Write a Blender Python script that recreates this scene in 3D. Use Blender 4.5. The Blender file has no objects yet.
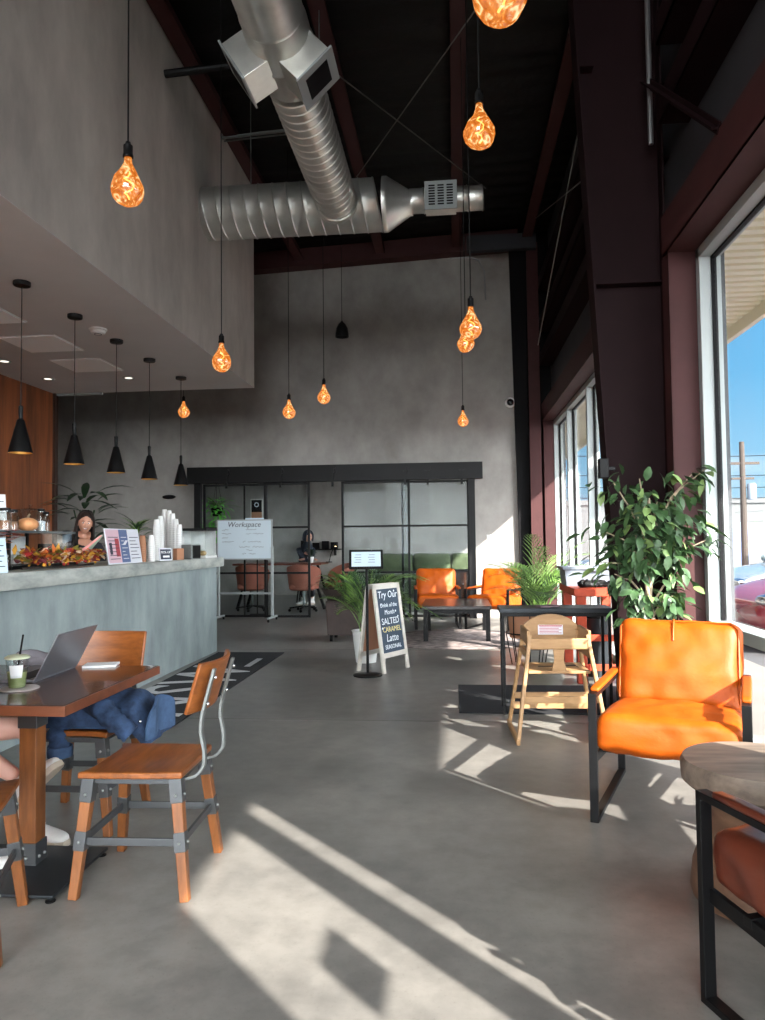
import bpy, bmesh, math, random
from mathutils import Vector, Matrix, noise as mnoise
R = math.radians
rnd = random.Random(7)
SC = bpy.context.scene
COL = SC.collection

# ------------------------------------------------------------------ camera frame (survey of the room)
F = 740.0; U0 = 382.5; V0 = 510.0; CAMH = 1.38
EY = Vector((454 - U0, 540 - V0, F)).normalized()
_u = (-0.011, -1.0)
EZ = Vector((_u[0], _u[1], -(_u[0]*EY[0] + _u[1]*EY[1]) / EY[2])).normalized()
EX = EY.cross(EZ)
def at(x, y, X=None, Y=None, Z=None):
    d = Vector((x - U0, y - V0, F))
    r = Vector((d.dot(EX), d.dot(EY), d.dot(EZ)))
    t = X / r.x if X is not None else (Y / r.y if Y is not None else (Z - CAMH) / r.z)
    return Vector((r.x*t, r.y*t, CAMH + r.z*t))

# ------------------------------------------------------------------ materials
def lin(r, g, b):
    f = lambda c: (c/255/12.92) if c/255 <= .04045 else ((c/255 + .055)/1.055)**2.4
    return (f(r), f(g), f(b), 1)
def mat(name, col, rough=.5, metal=0., var=0., scale=(5, 5, 5), col2=None, bump=0., bscale=40, spec=.5, coat=0., sheen=0., rvar=0.):
    m = bpy.data.materials.new(name); m.use_nodes = True
    nt = m.node_tree; p = nt.nodes['Principled BSDF']; L = nt.links.new
    p.inputs['Base Color'].default_value = col; p.inputs['Roughness'].default_value = rough
    p.inputs['Metallic'].default_value = metal; p.inputs['Specular IOR Level'].default_value = spec
    p.inputs['Coat Weight'].default_value = coat; p.inputs['Sheen Weight'].default_value = sheen
    if var or col2 or bump or rvar:
        tc = nt.nodes.new('ShaderNodeTexCoord'); mp = nt.nodes.new('ShaderNodeMapping')
        mp.inputs['Scale'].default_value = scale; L(tc.outputs['Object'], mp.inputs['Vector'])
        nz = nt.nodes.new('ShaderNodeTexNoise'); nz.inputs['Scale'].default_value = 1; nz.inputs['Detail'].default_value = 8; nz.inputs['Roughness'].default_value = .62
        L(mp.outputs['Vector'], nz.inputs['Vector'])
        if var or col2:
            rp = nt.nodes.new('ShaderNodeValToRGB')
            a = Vector(col[:3]); b = Vector(col2[:3]) if col2 else a
            lo = a*(1 - var); hi = b*(1 + var)
            rp.color_ramp.elements[0].color = (*lo, 1); rp.color_ramp.elements[1].color = (*hi, 1)
            rp.color_ramp.elements[0].position = .3; rp.color_ramp.elements[1].position = .7
            L(nz.outputs['Fac'], rp.inputs['Fac']); L(rp.outputs['Color'], p.inputs['Base Color'])
        if rvar:
            mr = nt.nodes.new('ShaderNodeMapRange'); mr.inputs['From Min'].default_value = .3; mr.inputs['From Max'].default_value = .7
            mr.inputs['To Min'].default_value = rough - rvar; mr.inputs['To Max'].default_value = rough + rvar
            L(nz.outputs['Fac'], mr.inputs['Value']); L(mr.outputs['Result'], p.inputs['Roughness'])
        if bump:
            n2 = nt.nodes.new('ShaderNodeTexNoise'); n2.inputs['Scale'].default_value = bscale; n2.inputs['Detail'].default_value = 4
            L(tc.outputs['Object'], n2.inputs['Vector'])
            bp = nt.nodes.new('ShaderNodeBump'); bp.inputs['Strength'].default_value = bump; bp.inputs['Distance'].default_value = .01
            L(n2.outputs['Fac'], bp.inputs['Height']); L(bp.outputs['Normal'], p.inputs['Normal'])
    return m
def emis(name, col, s):
    m = bpy.data.materials.new(name); m.use_nodes = True; nt = m.node_tree
    p = nt.nodes['Principled BSDF']; p.inputs['Base Color'].default_value = col
    p.inputs['Emission Color'].default_value = col; p.inputs['Emission Strength'].default_value = s
    return m
def glassy(name, tint=(.93, .97, .96, 1), refl=.08, rough=.0):
    m = bpy.data.materials.new(name); m.use_nodes = True; nt = m.node_tree; L = nt.links.new
    for n in list(nt.nodes): nt.nodes.remove(n)
    o = nt.nodes.new('ShaderNodeOutputMaterial'); t = nt.nodes.new('ShaderNodeBsdfTransparent'); g = nt.nodes.new('ShaderNodeBsdfGlossy')
    t.inputs['Color'].default_value = tint; g.inputs['Roughness'].default_value = rough
    mx = nt.nodes.new('ShaderNodeMixShader'); fr = nt.nodes.new('ShaderNodeLayerWeight'); fr.inputs['Blend'].default_value = .5
    pw = nt.nodes.new('ShaderNodeMath'); pw.operation = 'POWER'; pw.inputs[1].default_value = 5; L(fr.outputs['Facing'], pw.inputs[0])
    ad = nt.nodes.new('ShaderNodeMath'); ad.operation = 'MULTIPLY_ADD'; ad.inputs[1].default_value = .5; ad.inputs[2].default_value = refl*.5; ad.use_clamp = True
    L(pw.outputs[0], ad.inputs[0]); L(ad.outputs[0], mx.inputs['Fac']); L(t.outputs[0], mx.inputs[1]); L(g.outputs[0], mx.inputs[2]); L(mx.outputs[0], o.inputs['Surface'])
    return m

M = {}
def floor_mat():
    m = mat('polished_concrete', lin(150, 145, 136), .33, 0, .0, (1, 1, 1), spec=.45)
    nt = m.node_tree; L = nt.links.new; p = nt.nodes['Principled BSDF']
    tc = nt.nodes.new('ShaderNodeTexCoord')
    def nz(sc, det, vec=None):
        n = nt.nodes.new('ShaderNodeTexNoise'); n.inputs['Scale'].default_value = sc; n.inputs['Detail'].default_value = det; n.inputs['Roughness'].default_value = .65
        L(vec or tc.outputs['Object'], n.inputs['Vector']); return n
    big = nz(1.0, 6); fine = nz(7, 8); spk = nz(70, 2)
    r1 = nt.nodes.new('ShaderNodeValToRGB'); e = r1.color_ramp.elements
    e[0].position = .32; e[0].color = lin(103, 101, 98); e[1].position = .70; e[1].color = lin(140, 136, 130)
    L(big.outputs['Fac'], r1.inputs['Fac'])
    r2 = nt.nodes.new('ShaderNodeValToRGB'); e = r2.color_ramp.elements
    e[0].position = .36; e[0].color = (.80, .80, .80, 1); e[1].position = .60; e[1].color = (1, 1, 1, 1)
    L(fine.outputs['Fac'], r2.inputs['Fac'])
    r3 = nt.nodes.new('ShaderNodeValToRGB'); e = r3.color_ramp.elements
    e[0].position = .28; e[0].color = (.84, .83, .80, 1); e[1].position = .40; e[1].color = (1, 1, 1, 1)
    L(spk.outputs['Fac'], r3.inputs['Fac'])
    mx = nt.nodes.new('ShaderNodeMixRGB'); mx.blend_type = 'MULTIPLY'; mx.inputs[0].default_value = 1
    L(r1.outputs[0], mx.inputs[1]); L(r2.outputs[0], mx.inputs[2])
    my = nt.nodes.new('ShaderNodeMixRGB'); my.blend_type = 'MULTIPLY'; my.inputs[0].default_value = .8
    L(mx.outputs[0], my.inputs[1]); L(r3.outputs[0], my.inputs[2]); L(my.outputs[0], p.inputs['Base Color'])
    mr = nt.nodes.new('ShaderNodeMapRange'); mr.inputs['From Min'].default_value = .3; mr.inputs['From Max'].default_value = .7
    mr.inputs['To Min'].default_value = .29; mr.inputs['To Max'].default_value = .40
    L(big.outputs['Fac'], mr.inputs['Value']); L(mr.outputs[0], p.inputs['Roughness'])
    bp = nt.nodes.new('ShaderNodeBump'); bp.inputs['Strength'].default_value = .02; bp.inputs['Distance'].default_value = .01
    L(fine.outputs['Fac'], bp.inputs['Height']); L(bp.outputs[0], p.inputs['Normal'])
    return m
M['floor'] = floor_mat()
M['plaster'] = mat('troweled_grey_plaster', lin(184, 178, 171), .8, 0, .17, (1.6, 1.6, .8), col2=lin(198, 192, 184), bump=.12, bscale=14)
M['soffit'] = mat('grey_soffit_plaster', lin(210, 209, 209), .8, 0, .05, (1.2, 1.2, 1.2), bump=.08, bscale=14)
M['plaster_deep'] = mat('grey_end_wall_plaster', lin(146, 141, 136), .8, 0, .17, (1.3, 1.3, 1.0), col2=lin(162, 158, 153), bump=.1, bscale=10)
M['woodwall'] = mat('stained_wood_panel', lin(110, 60, 30), .5, 0, .35, (3, 9, .8), col2=lin(140, 78, 42))
M['counter'] = mat('counter_concrete', lin(126, 138, 139), .6, 0, .13, (2.6, 2.6, 1.3), col2=lin(152, 162, 161), bump=.1, bscale=22)
M['slab'] = mat('counter_slab_concrete', lin(146, 152, 148), .5, 0, .2, (3, 3, 9), col2=lin(182, 184, 177), bump=.1, bscale=25)
M['redsteel'] = mat('oxide_red_steel', lin(66, 38, 38), .6, 0, .12, (4, 4, 4), spec=.2)
M['darksteel'] = mat('dark_primed_steel', lin(28, 15, 17), .65, 0, .12, (4, 4, 4), spec=.08)
M['roof'] = mat('black_insulation_facing', lin(9, 9, 9), .5, 0, .25, (.5, 6, 2), bump=.9, bscale=6, spec=.18)
M['insul'] = mat('grey_wall_insulation', lin(44, 45, 50), .7, 0, .15, (1, 2, 2))
M['dark'] = mat('black_painted_panel', lin(14, 13, 15), .6, spec=.12)
M['duct'] = mat('galvanised_steel', lin(214, 214, 208), .36, .85, .16, (3, 3, 3), rvar=.06)
M['ductseam'] = mat('duct_seam', lin(205, 205, 200), .35, .8)
M['black'] = mat('black_metal', lin(13, 13, 14), .45, 0, spec=.2)
M['bluesteel'] = mat('blackened_steel', lin(42, 46, 50), .4, .5)
M['steel'] = mat('brushed_steel', lin(120, 124, 122), .42, .5, .06, (20, 20, 4))
M['bracket'] = mat('gunmetal_bracket', lin(78, 80, 82), .45, .5)
M['white'] = mat('white_frame_paint', lin(158, 165, 165), .45)
M['whitepl'] = mat('white_plastic', lin(230, 230, 228), .4)
M['paper'] = mat('white_paper', lin(235, 235, 235), .8)
M['card'] = mat('printed_card_blue', lin(200, 218, 232), .7)
M['pink'] = mat('printed_panel_pink', lin(224, 190, 200), .7)
M['navy'] = mat('printed_panel_blue', lin(96, 112, 150), .7)
M['pale'] = mat('printed_panel_pale', lin(225, 226, 232), .7)
M['kraft'] = mat('kraft_paper', lin(172, 122, 92), .8)
M['glass'] = glassy('window_glass', (.96, .97, .97, 1), .05)
M['clear'] = glassy('clear_glass', (.93, .95, .95, 1), .09)
M['doorglass'] = glassy('door_glass', (.86, .90, .91, 1), .012)
M['orange'] = mat('orange_leather', lin(164, 72, 6), .5, 0, .08, (5, 5, 5), col2=lin(172, 78, 9), bump=.12, bscale=60, spec=.28)
M['brownleather'] = mat('brown_leather', lin(84, 38, 24), .36, 0, .1, (5, 5, 5), bump=.08, bscale=60)
M['chairwood'] = mat('honey_stained_wood', lin(122, 66, 26), .34, 0, .3, (4, 22, 22), col2=lin(140, 80, 35))
M['legwood'] = mat('honey_leg_wood', lin(112, 64, 29), .42, 0, .28, (22, 22, 3), col2=lin(132, 80, 40))
M['tablewood'] = mat('walnut_table_top', lin(62, 38, 28), .24, 0, .3, (14, 2.5, 10), col2=lin(80, 50, 37), coat=.3)
M['tableedge'] = mat('table_edge_wood', lin(110, 60, 36), .4, 0, .25, (3, 14, 14))
M['palewood'] = mat('pale_beech', lin(152, 115, 76), .45, 0, .14, (4, 4, 18), col2=lin(166, 130, 90))
M['stool'] = mat('weathered_mango_wood', lin(98, 86, 76), .6, 0, .25, (3, 16, 16), col2=lin(122, 108, 95))
M['stoolside'] = mat('carved_stool_wood', lin(94, 68, 51), .6, 0, .22, (6, 6, 18), col2=lin(114, 86, 66))
M['denim'] = mat('denim', lin(28, 44, 70), .9, 0, .35, (14, 14, 14), col2=lin(48, 70, 102), bump=.3, bscale=200)
M['denimlight'] = mat('faded_denim', lin(58, 82, 114), .9, 0, .2, (30, 30, 30))
M['skin'] = mat('skin', lin(226, 176, 158), .5, 0, .05, (6, 6, 6))
M['skinb'] = mat('skin_warm', lin(205, 150, 125), .5, 0, .05, (6, 6, 6))
M['lips'] = mat('lips', lin(150, 70, 70), .5)
M['hair'] = mat('dark_brown_hair', lin(38, 26, 22), .45, 0, .3, (40, 40, 4))
M['cloth'] = mat('dark_fabric', lin(40, 40, 46), .9)
M['shirt'] = mat('sage_fabric', lin(120, 118, 112), .9)
M['hood'] = mat('navy_hoodie', lin(34, 40, 54), .9)
M['leaf'] = mat('ficus_leaf', lin(40, 64, 36), .5, 0, .35, (9, 9, 9), col2=lin(60, 88, 52))
M['leafpale'] = mat('variegated_leaf', lin(112, 138, 80), .5, 0, .3, (9, 9, 9))
M['palm'] = mat('palm_leaf', lin(66, 110, 48), .5, 0, .4, (6, 6, 6), col2=lin(110, 142, 66))
M['palmdark'] = mat('dark_leaf', lin(40, 66, 38), .5, 0, .35, (8, 8, 8))
M['bright'] = mat('bright_leaf', lin(116, 214, 78), .5, 0, .3, (12, 12, 12))
M['bark'] = mat('pale_bark', lin(150, 134, 112), .8, 0, .3, (14, 14, 5))
M['soil'] = mat('soil', lin(44, 34, 28), .95, 0, .3, (40, 40, 40))
M['terra'] = mat('brown_planter', lin(58, 46, 43), .7, 0, .2, (8, 8, 8))
M['chalk'] = mat('chalkboard', lin(52, 66, 82), .75, 0, .18, (5, 5, 5))
M['chalkw'] = mat('chalk_white', lin(225, 232, 238), .9)
M['chalky'] = mat('chalk_yellow', lin(222, 206, 140), .9)
M['whitewash'] = mat('whitewashed_wood', lin(202, 196, 186), .7, 0, .12, (6, 6, 20))
M['wboard'] = mat('whiteboard_surface', lin(206, 220, 228), .25)
M['ink'] = mat('marker_ink', lin(38, 42, 60), .6)
M['inkred'] = mat('print_red', lin(170, 60, 66), .6)
M['rug'] = mat('patterned_rug', lin(104, 92, 90), .95, 0, .4, (9, 9, 9), col2=lin(142, 130, 126), bump=.4, bscale=120)
M['matblack'] = mat('black_entrance_mat', lin(28, 30, 34), .95, 0, .15, (60, 60, 60), bump=.3, bscale=200)
M['matwhite'] = mat('mat_lettering', lin(190, 190, 192), .95)
M['redwood'] = mat('red_stained_wood', lin(168, 56, 30), .5, 0, .2, (8, 8, 8), col2=lin(180, 70, 40))
M['bin'] = mat('grey_plastic_tub', lin(112, 120, 130), .5, 0, .06, (5, 5, 5))
M['laptop'] = mat('silver_laptop_shell', lin(140, 142, 148), .35, .6)
M['keys'] = mat('black_keys', lin(25, 25, 28), .5)
M['screen'] = mat('dark_screen', lin(16, 18, 22), .15)
M['matcha'] = mat('matcha_latte', lin(126, 140, 84), .4, 0, .18, (20, 20, 14), col2=lin(150, 158, 104))
M['sofa'] = mat('olive_velvet', lin(78, 88, 60), .9, 0, .15, (6, 6, 6), sheen=.3)
M['pinkfab'] = mat('dusty_pink_upholstery', lin(158, 94, 76), .8, 0, .1, (6, 6, 6))
M['pumpkin'] = mat('peach_pumpkin', lin(228, 160, 108), .5, 0, .15, (8, 8, 8))
M['asphalt'] = mat('asphalt', lin(72, 72, 74), .9, 0, .15, (3, 3, 3))
M['walk'] = mat('pale_sidewalk', lin(116, 113, 107), .9, 0, .08, (2, 2, 2))
M['canopy'] = mat('cream_metal_soffit', lin(248, 240, 218), .6)
M['bldg'] = mat('white_stucco', lin(92, 94, 94), .9, 0, .03, (1, 1, 1))
M['polewood'] = mat('weathered_pole', lin(62, 54, 48), .9)
M['carwhite'] = mat('white_car_paint', lin(120, 128, 134), .2, 0, coat=.8)
M['carred'] = mat('red_car_paint', lin(130, 30, 46), .2, 0, coat=.8)
M['carglass'] = mat('tinted_car_glass', lin(52, 70, 78), .05, 0, spec=.8)
M['rubber'] = mat('rubber', lin(24, 24, 24), .8)
M['chrome'] = mat('chrome', lin(200, 200, 202), .15, 1)
M['gold'] = mat('brass_lined_shade', lin(214, 164, 86), .3, .8)
M['tile'] = mat('ceiling_access_panel', lin(255, 255, 255), .9)
M['glow'] = emis('lamp_lens', (1, .93, .82, 1), 1.0)
M['glowwarm'] = emis('warm_lamp', (1, .72, .35, 1), 4)
M['pinkcan'] = mat('pink_can', lin(226, 146, 140), .4, .2)
M['creamshoe'] = mat('white_sneaker', lin(218, 216, 212), .6, 0, .06, (9, 9, 9))
M['sole'] = mat('sneaker_sole', lin(190, 176, 158), .7)
M['bluecup'] = mat('blue_enamel', lin(78, 108, 128), .4)
for k, c in dict(f1=(192, 98, 36), f2=(150, 40, 34), f3=(132, 124, 50), f4=(206, 150, 50), f5=(126, 52, 62), f6=(222, 190, 160)).items():
    M[k] = mat('autumn_' + k, lin(*c), .7, 0, .2, (12, 12, 12))
def bulb_mat():
    m = bpy.data.materials.new('amber_swirl_glass'); m.use_nodes = True; nt = m.node_tree; L = nt.links.new
    for n in list(nt.nodes): nt.nodes.remove(n)
    o = nt.nodes.new('ShaderNodeOutputMaterial'); tc = nt.nodes.new('ShaderNodeTexCoord')
    nz = nt.nodes.new('ShaderNodeTexNoise'); nz.inputs['Scale'].default_value = 15; nz.inputs['Detail'].default_value = 5; nz.inputs['Distortion'].default_value = 2.6
    L(tc.outputs['Object'], nz.inputs['Vector'])
    rp = nt.nodes.new('ShaderNodeValToRGB'); e = rp.color_ramp.elements
    e[0].position = .38; e[0].color = (.36, .085, .01, 1); e[1].position = .68; e[1].color = (1.0, .80, .42, 1)
    k = e.new(.53); k.color = (.60, .19, .028, 1)
    L(nz.outputs['Fac'], rp.inputs['Fac'])
    em = nt.nodes.new('ShaderNodeEmission'); em.inputs['Strength'].default_value = 1.15; L(rp.outputs[0], em.inputs['Color'])
    tr = nt.nodes.new('ShaderNodeBsdfTransparent'); tr.inputs['Color'].default_value = (1, .62, .28, 1)
    gl = nt.nodes.new('ShaderNodeBsdfGlossy'); gl.inputs['Roughness'].default_value = .08
    m1 = nt.nodes.new('ShaderNodeMixShader'); m1.inputs[0].default_value = .30; L(em.outputs[0], m1.inputs[1]); L(tr.outputs[0], m1.inputs[2])
    m2 = nt.nodes.new('ShaderNodeMixShader'); m2.inputs[0].default_value = .12; L(m1.outputs[0], m2.inputs[1]); L(gl.outputs[0], m2.inputs[2])
    L(m2.outputs[0], o.inputs['Surface'])
    return m
M['bulb'] = bulb_mat()

# ------------------------------------------------------------------ mesh builder
class MB:
    def __init__(s, T=None): s.v = []; s.f = []; s.m = []; s.T = T or Matrix()
    def add(s, vs, fs, m=0, T=None):
        b = len(s.v); T = s.T @ T if T is not None else s.T
        s.v += [tuple(T @ Vector(p)) for p in vs]
        s.f += [tuple(b + i for i in f) for f in fs]; s.m += [m]*len(fs); return s
    def box(s, c, d, m=0, rot=None):
        x, y, z = d[0]/2, d[1]/2, d[2]/2
        vs = [(-x,-y,-z),(x,-y,-z),(x,y,-z),(-x,y,-z),(-x,-y,z),(x,-y,z),(x,y,z),(-x,y,z)]
        fs = [(0,3,2,1),(4,5,6,7),(0,1,5,4),(1,2,6,5),(2,3,7,6),(3,0,4,7)]
        T = Matrix.Translation(c)
        if rot is not None: T = T @ rot
        return s.add(vs, fs, m, T)
    def bb(s, a, b, m=0):   # box from corner to corner
        return s.box([(a[i]+b[i])/2 for i in range(3)], [abs(b[i]-a[i]) for i in range(3)], m)
    def bar(s, p, q, w, h, m=0, side=(0, 0, 1), w2=None, h2=None):   # rectangular bar p->q; h measured along 'side'
        p = Vector(p); q = Vector(q); d = (q-p).normalized(); n = Vector(side); n = (n - d*n.dot(d))
        if n.length < 1e-4: n = Vector((1, 0, 0)) - d*d.x
        n.normalize(); t = d.cross(n); w2 = w if w2 is None else w2; h2 = h if h2 is None else h2
        vs = [p+t*a*w/2+n*b*h/2 for a, b in ((-1,-1),(1,-1),(1,1),(-1,1))] + [q+t*a*w2/2+n*b*h2/2 for a, b in ((-1,-1),(1,-1),(1,1),(-1,1))]
        return s.add(vs, [(0,3,2,1),(4,5,6,7),(0,1,5,4),(1,2,6,5),(2,3,7,6),(3,0,4,7)], m)
    def tube(s, pts, r, seg=8, m=0, cap=True):
        pts = [Vector(p) for p in pts]; n = len(pts); rr = r if isinstance(r, (list, tuple)) else [r]*n
        vs = []; fs = []; prev = None
        for i, p in enumerate(pts):
            d = (pts[min(i+1, n-1)] - pts[max(i-1, 0)]).normalized()
            if prev is None:
                a = Vector((0, 0, 1)) if abs(d.z) < .9 else Vector((1, 0, 0)); u = d.cross(a).normalized()
            else:
                u = prev - d*prev.dot(d); u = u.normalized() if u.length > 1e-6 else d.orthogonal().normalized()
            prev = u; w = d.cross(u)
            for k in range(seg):
                t = 2*math.pi*k/seg; vs.append(p + (u*math.cos(t) + w*math.sin(t))*rr[i])
        for i in range(n-1):
            for k in range(seg):
                a = i*seg+k; b = i*seg+(k+1) % seg; fs.append((a, b, b+seg, a+seg))
        if cap: fs.append(tuple(reversed(range(seg)))); fs.append(tuple(range((n-1)*seg, n*seg)))
        return s.add(vs, fs, m)
    def strip(s, pts, w, t, side, m=0):   # flat bar following a path; width along 'side'
        pts = [Vector(p) for p in pts]; sd = Vector(side).normalized(); vs = []; fs = []; n = len(pts)
        for i, p in enumerate(pts):
            d = (pts[min(i+1, n-1)] - pts[max(i-1, 0)]).normalized(); nn = d.cross(sd).normalized()
            for a, b in ((-1,-1),(1,-1),(1,1),(-1,1)): vs.append(p + sd*a*w/2 + nn*b*t/2)
        for i in range(n-1):
            for k in range(4): a = i*4+k; b = i*4+(k+1) % 4; fs.append((a, b, b+4, a+4))
        fs += [(3,2,1,0), tuple(range((n-1)*4, n*4))]
        return s.add(vs, fs, m)
    def lathe(s, prof, seg=24, m=0, c=(0, 0, 0), T=None, close=False):
        vs = []; fs = []; n = len(prof)
        for r, z in prof:
            for k in range(seg): t = 2*math.pi*k/seg; vs.append((c[0]+r*math.cos(t), c[1]+r*math.sin(t), c[2]+z))
        for i in range(n-1):
            for k in range(seg): a = i*seg+k; b = i*seg+(k+1) % seg; fs.append((a, b, b+seg, a+seg))
        if close:
            for k in range(seg): a = (n-1)*seg+k; b = (n-1)*seg+(k+1) % seg; fs.append((a, b, (k+1) % seg, k))
        else: fs += [tuple(reversed(range(seg))), tuple(range((n-1)*seg, n*seg))]
        return s.add(vs, fs, m, T)
    def prism(s, poly, ext, m=0):
        poly = [Vector(p) for p in poly]; e = Vector(ext); n = len(poly)
        fs = [tuple(reversed(range(n))), tuple(range(n, 2*n))] + [(i, (i+1) % n, n+(i+1) % n, n+i) for i in range(n)]
        return s.add(poly + [p+e for p in poly], fs, m)
    def ball(s, c, r, m=0, seg=14, rings=9, rot=None):
        r = r if isinstance(r, (list, tuple)) else (r, r, r); vs = [(0, 0, 1)]; fs = []
        for i in range(1, rings):
            a = math.pi*i/rings
            for k in range(seg): t = 2*math.pi*k/seg; vs.append((math.sin(a)*math.cos(t), math.sin(a)*math.sin(t), math.cos(a)))
        vs.append((0, 0, -1)); n = len(vs)-1
        for k in range(seg): fs.append((0, 1+k, 1+(k+1) % seg)); fs.append((n, n-seg+(k+1) % seg, n-seg+k))
        for i in range(rings-2):
            for k in range(seg): a = 1+i*seg+k; b = 1+i*seg+(k+1) % seg; fs.append((a, a+seg, b+seg, b))
        T = Matrix.Translation(c) @ (rot or Matrix()) @ Matrix.Diagonal((*r, 1))
        return s.add(vs, fs, m, T)
    def grid(s, fn, nu, nv, m=0, thick=0):
        vs = [Vector(fn(i/nu, j/nv)) for i in range(nu+1) for j in range(nv+1)]
        fs = [(i*(nv+1)+j, (i+1)*(nv+1)+j, (i+1)*(nv+1)+j+1, i*(nv+1)+j+1) for i in range(nu) for j in range(nv)]
        if thick:
            me = bpy.data.meshes.new('t'); me.from_pydata(vs, [], fs); me.update(); nr = [Vector(v.normal) for v in me.vertices]; bpy.data.meshes.remove(me)
            N = len(vs); vs2 = [v - n*thick for v, n in zip(vs, nr)]
            fs2 = [tuple(N+i for i in reversed(f)) for f in fs]; W = nv+1
            rim = [j for j in range(W)] + [i*W+nv for i in range(1, nu+1)] + [nu*W+j for j in range(nv-1, -1, -1)] + [i*W for i in range(nu-1, 0, -1)]
            fs3 = [(rim[(k+1) % len(rim)], rim[k], N+rim[k], N+rim[(k+1) % len(rim)]) for k in range(len(rim))]
            vs = vs + vs2; fs = fs + fs2 + fs3
        return s.add(vs, fs, m)
    def cushion(s, c, d, r, puff=.02, wr=.004, seed=0, n=10, m=0, T=None, wscale=9):
        # rounded puffed cushion with small wrinkles
        vs = []; idx = {}; fs = []
        def key(i, j, k):
            if (i, j, k) not in idx:
                p = Vector((2*i/n-1, 2*j/n-1, 2*k/n-1)); h = Vector(d)/2
                q = Vector([p[a]*h[a] for a in range(3)]); core = Vector([max(-(h[a]-r), min(h[a]-r, q[a])) for a in range(3)])
                o = q - core; o = o.normalized()*r if o.length > 1e-9 else o
                w = core + o
                ax = min(range(3), key=lambda a: d[a]); b_, c_ = [a for a in range(3) if a != ax]
                w[ax] += math.copysign(puff*(1-p[b_]**2)*(1-p[c_]**2), p[ax])
                nn = mnoise.noise(Vector((w.x*wscale+seed, w.y*wscale, w.z*wscale)))
                dirn = o.normalized() if o.length > 1e-9 else Vector((0, 0, 0)); w += dirn*nn*wr*2
                idx[(i, j, k)] = len(vs); vs.append(w + Vector(c))
            return idx[(i, j, k)]
        for a in range(n):
            for b in range(n):
                fs.append((key(a,b,0),key(a,b+1,0),key(a+1,b+1,0),key(a+1,b,0))); fs.append((key(a,b,n),key(a+1,b,n),key(a+1,b+1,n),key(a,b+1,n)))
                fs.append((key(a,0,b),key(a+1,0,b),key(a+1,0,b+1),key(a,0,b+1))); fs.append((key(a,n,b),key(a,n,b+1),key(a+1,n,b+1),key(a+1,n,b)))
                fs.append((key(0,a,b),key(0,a,b+1),key(0,a+1,b+1),key(0,a+1,b))); fs.append((key(n,a,b),key(n,a+1,b),key(n,a+1,b+1),key(n,a,b+1)))
        return s.add(vs, fs, m, T)
    def text(s, body, size, T, m=0, ext=.001, font_shear=0, align='CENTER'):
        cu = bpy.data.curves.new('t', 'FONT'); cu.body = body; cu.size = size; cu.extrude = ext; cu.align_x = align; cu.align_y = 'CENTER'; cu.resolution_u = 2; cu.shear = font_shear
        o = bpy.data.objects.new('t', cu); COL.objects.link(o); dg = bpy.context.evaluated_depsgraph_get(); dg.update()
        me = bpy.data.meshes.new_from_object(o.evaluated_get(dg)); s.add([v.co.copy() for v in me.vertices], [tuple(p.vertices) for p in me.polygons], m, T)
        bpy.data.objects.remove(o); bpy.data.curves.remove(cu); bpy.data.meshes.remove(me); return s
    def mesh(s, me, m=0, T=None): return s.add([v.co.copy() for v in me.vertices], [tuple(p.vertices) for p in me.polygons], m, T)
    def build(s, name, mats, parent=None, bevel=0, smooth=35, sub=0, segs=2, recalc=True):
        me = bpy.data.meshes.new(name); me.from_pydata(s.v, [], s.f)
        mats = mats if isinstance(mats, (list, tuple)) else [mats]
        for x in mats: me.materials.append(M[x] if isinstance(x, str) else x)
        me.polygons.foreach_set('material_index', s.m)
        if recalc:
            b = bmesh.new(); b.from_mesh(me); bmesh.ops.recalc_face_normals(b, faces=b.faces[:]); b.to_mesh(me); b.free()
        if smooth:
            me.polygons.foreach_set('use_smooth', [True]*len(me.polygons)); me.set_sharp_from_angle(angle=R(smooth))
        me.update(); o = bpy.data.objects.new(name, me); COL.objects.link(o)
        if parent is not None: o.parent = parent
        if bevel:
            md = o.modifiers.new('bevel', 'BEVEL'); md.width = bevel; md.segments = segs; md.limit_method = 'ANGLE'; md.angle_limit = R(40)
        if sub:
            md = o.modifiers.new('sub', 'SUBSURF'); md.levels = sub; md.render_levels = sub
        return o
def tag(o, label, cat, group=None, kind=None):
    o['label'] = label; o['category'] = cat
    if group: o['group'] = group
    if kind: o['kind'] = kind
    return o
def thing(name, label, cat, loc=(0, 0, 0), rz=0, group=None):
    o = bpy.data.objects.new(name, None); COL.objects.link(o); o.empty_display_size = .05
    o.location = loc; o.rotation_euler = (0, 0, R(rz)); return tag(o, label, cat, group)
def struct(o): o['kind'] = 'structure'; return o
def dup(root, loc, rz=0, label=None, group=None):
    def cp(o, par):
        c = o.copy(); COL.objects.link(c)
        if par is not None: c.parent = par
        for ch in o.children: cp(ch, c)
        return c
    kids = list(root.children); r = root.copy(); COL.objects.link(r)
    for ch in kids: cp(ch, r)
    r.location = loc; r.rotation_euler = (0, 0, R(rz))
    if label: r['label'] = label
    if group: r['group'] = group
    return r
def rotm(a, ax): return Matrix.Rotation(R(a), 4, ax)
def frame_T(o, xd, yd):
    x = Vector(xd).normalized(); z = x.cross(Vector(yd)).normalized(); y = z.cross(x)
    return Matrix(((x.x, y.x, z.x, o[0]), (x.y, y.y, z.y, o[1]), (x.z, y.z, z.z, o[2]), (0, 0, 0, 1)))

# ================================================================== SETTING
XW = 1.76; YF = 13.3; SOF = 3.6; XB = -2.83; YB = 10.35
def zr(x): return 6.72 + .042*(x + 2.8)
b = MB(); b.bb((-8.6, -4.2, -.12), (XW+.2, 19.2, 0)); struct(b.build('floor', 'floor', smooth=0))
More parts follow.
